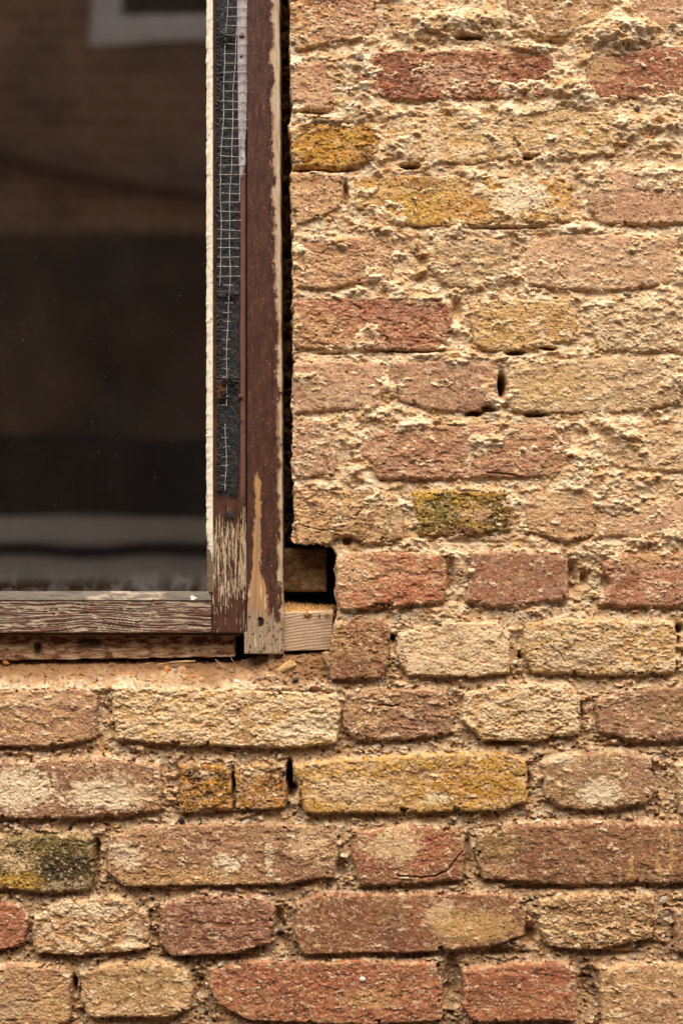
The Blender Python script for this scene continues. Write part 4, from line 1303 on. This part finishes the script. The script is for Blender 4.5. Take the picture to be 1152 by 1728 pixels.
# ------------------------------------------------------------------ room behind the glass
M_room = plain_mat('dark_room_wall', (46, 38, 32), (34, 28, 24), 3, .9, .1, .05)
mb = MB()
rx0, rx1, rz0, rz1 = -1.6, .9, -1.3, 2.2
mb.box(rx0, rx1, 2.4, 2.5, rz0, rz1)
mb.box(rx0 - .1, rx0, .33, 2.5, rz0, rz1)
mb.box(rx1, rx1 + .1, .33, 2.5, rz0, rz1)
mb.box(rx0 - .1, rx1 + .1, .33, 2.5, rz1, rz1 + .1)
mb.box(rx0 - .1, rx1 + .1, .33, 2.5, rz0 - .1, rz0)
room = mb.build('interior_room', M_room)
tag(room, kind='structure')

# ------------------------------------------------------------------ the alley in front: ground and the house opposite (seen as a reflection)
GZ = (CV - 3040) * S
M_pave = plain_mat('alley_paving', (120, 108, 92), (92, 82, 70), 8, .9, .2, .3, .004)
mb = MB()
mb.box(-12, 12, -12, .06, GZ - .1, GZ)
tag(mb.build('pavement', M_pave), kind='structure')

m, nt, bs, out = new_mat('opposite_brick')
tc = nt.nodes.new('ShaderNodeTexCoord')
mp = nt.nodes.new('ShaderNodeMapping'); mp.inputs['Rotation'].default_value = (R(90), 0, 0)
br = nt.nodes.new('ShaderNodeTexBrick')
br.inputs['Scale'].default_value = 4.4; br.inputs['Color1'].default_value = (*lin((172, 132, 98)), 1); br.inputs['Color2'].default_value = (*lin((150, 112, 82)), 1)
br.inputs['Mortar'].default_value = (*lin((176, 150, 120)), 1); br.inputs['Mortar Size'].default_value = .02
nt.links.new(tc.outputs['Object'], mp.inputs['Vector']); nt.links.new(mp.outputs[0], br.inputs['Vector'])
nz = nt.nodes.new('ShaderNodeTexNoise'); nz.inputs['Scale'].default_value = 2.2; nz.inputs['Detail'].default_value = 5
nt.links.new(tc.outputs['Object'], nz.inputs['Vector'])
mx = nt.nodes.new('ShaderNodeMix'); mx.data_type = 'RGBA'; mx.blend_type = 'MULTIPLY'; mx.inputs['Factor'].default_value = .8
nt.links.new(br.outputs[0], mx.inputs[6]); nmr = nt.nodes.new('ShaderNodeMapRange'); nmr.inputs['From Min'].default_value = .35; nmr.inputs['From Max'].default_value = .65; nmr.inputs['To Min'].default_value = .25; nmr.inputs['To Max'].default_value = 1.0
nt.links.new(nz.outputs['Fac'], nmr.inputs['Value']); nt.links.new(nmr.outputs[0], mx.inputs[7])
nt.links.new(mx.outputs[2], bs.inputs['Base Color']); bs.inputs['Roughness'].default_value = .95
M_opp = m
M_frame = plain_mat('white_gloss_paint', (232, 230, 224), (214, 210, 202), 20, .45, .4)
M_dark = plain_mat('dark_window_glass', (22, 24, 26), (14, 16, 18), 3, .15, .5)
M_stone = plain_mat('pale_render_band', (214, 204, 190), (150, 140, 128), 1.6, .9, .2)
M_shade = plain_mat('dark_plinth_paint', (62, 48, 34), (30, 24, 18), 1.2, .8, .2)

HT = 2.6
E = 3.6          # the opposite face stands this far from the glass


def Q(u, v):     # photo pixel seen in the glass -> point on the opposite face
    yg = .0245
    x = (u - CU) * S * (D + yg) / D; z = (CV - v) * S * (D + yg) / D
    k = (D + yg + E) / (D + yg)
    return x * k, yg - E, z * k

house = empty('house_opposite', (0, .0245 - E, GZ))
tag(house, 'dark brick house across the alley, seen only as a reflection in the window glass', 'house')
yo = .0245 - E
wx0, wz0 = Q(158, 76)[0], Q(158, 76)[2]
wx1, wz1 = wx0 + 1.35, wz0 + 1.7
mb = MB()
mb.box(-7, wx0, yo - .3, yo, GZ, HT); mb.box(wx1, 7, yo - .3, yo, GZ, HT)
mb.box(wx0, wx1, yo - .3, yo, GZ, wz0); mb.box(wx0, wx1, yo - .3, yo, wz1, max(HT, wz1 + .2))
o = mb.build('wall', M_opp, house)
ft = .085
mb = MB()
mb.box(wx0, wx0 + ft, yo - .08, yo + .012, wz0, wz1); mb.box(wx1 - ft, wx1, yo - .08, yo + .012, wz0, wz1)
mb.box(wx0 + ft, wx1 - ft, yo - .08, yo + .012, wz0, wz0 + ft); mb.box(wx0 + ft, wx1 - ft, yo - .08, yo + .012, wz1 - ft, wz1)
mb.box(wx0 + ft, wx1 - ft, yo - .075, yo + .005, (wz0 + wz1) / 2 - .03, (wz0 + wz1) / 2 + .03)
wf = mb.build('window_frame', M_frame, house)
mb = MB(); mb.box(wx0 + ft, wx1 - ft, yo - .06, yo - .05, wz0 + ft, wz1 - ft)
mb.build('window_pane', M_dark, house)
# dark plinth, pale bands and a sagging cable across the facade
def band(name, va, vb, mat, th, x0=-3.2, x1=6):
    za, zb_ = Q(0, va)[2], Q(0, vb)[2]
    mb = MB(); mb.box(x0, x1, yo + .002, yo + th, zb_, za); return mb.build(name, mat, house)
M_mid = plain_mat('brown_render', (112, 88, 64), (50, 38, 28), 2.2, .9, .2)
band('render_panel', 396, 735, M_mid, .02)
band('plinth', 735, 868, M_shade, .03)
band('render_band', 872, 915, M_stone, .06)
band('plinth', 916, 940, M_shade, .03)
band('render_band', 941, 985, M_stone, .05)
mb = MB()
pts = []
for i in range(25):
    q = i / 24
    u = -500 + 1500 * q
    v = np.interp(u, [-500, 0, 120, 345, 700, 1000], [170, 262, 290, 325, 345, 340])
    p = Q(u, v); pts.append((p[0], yo + .05, p[2]))
mb.tube(pts, .03, 8)
M_cable = plain_mat('brown_cable', (128, 98, 72), (96, 74, 54), 4, .9, .2)
cab = mb.build('service_pipe', M_cable)
tag(cab, 'dark cable run sagging across the facade opposite, faint in the glass reflection', 'pipe')

print('built', round(time.time() - T0, 1), 's')
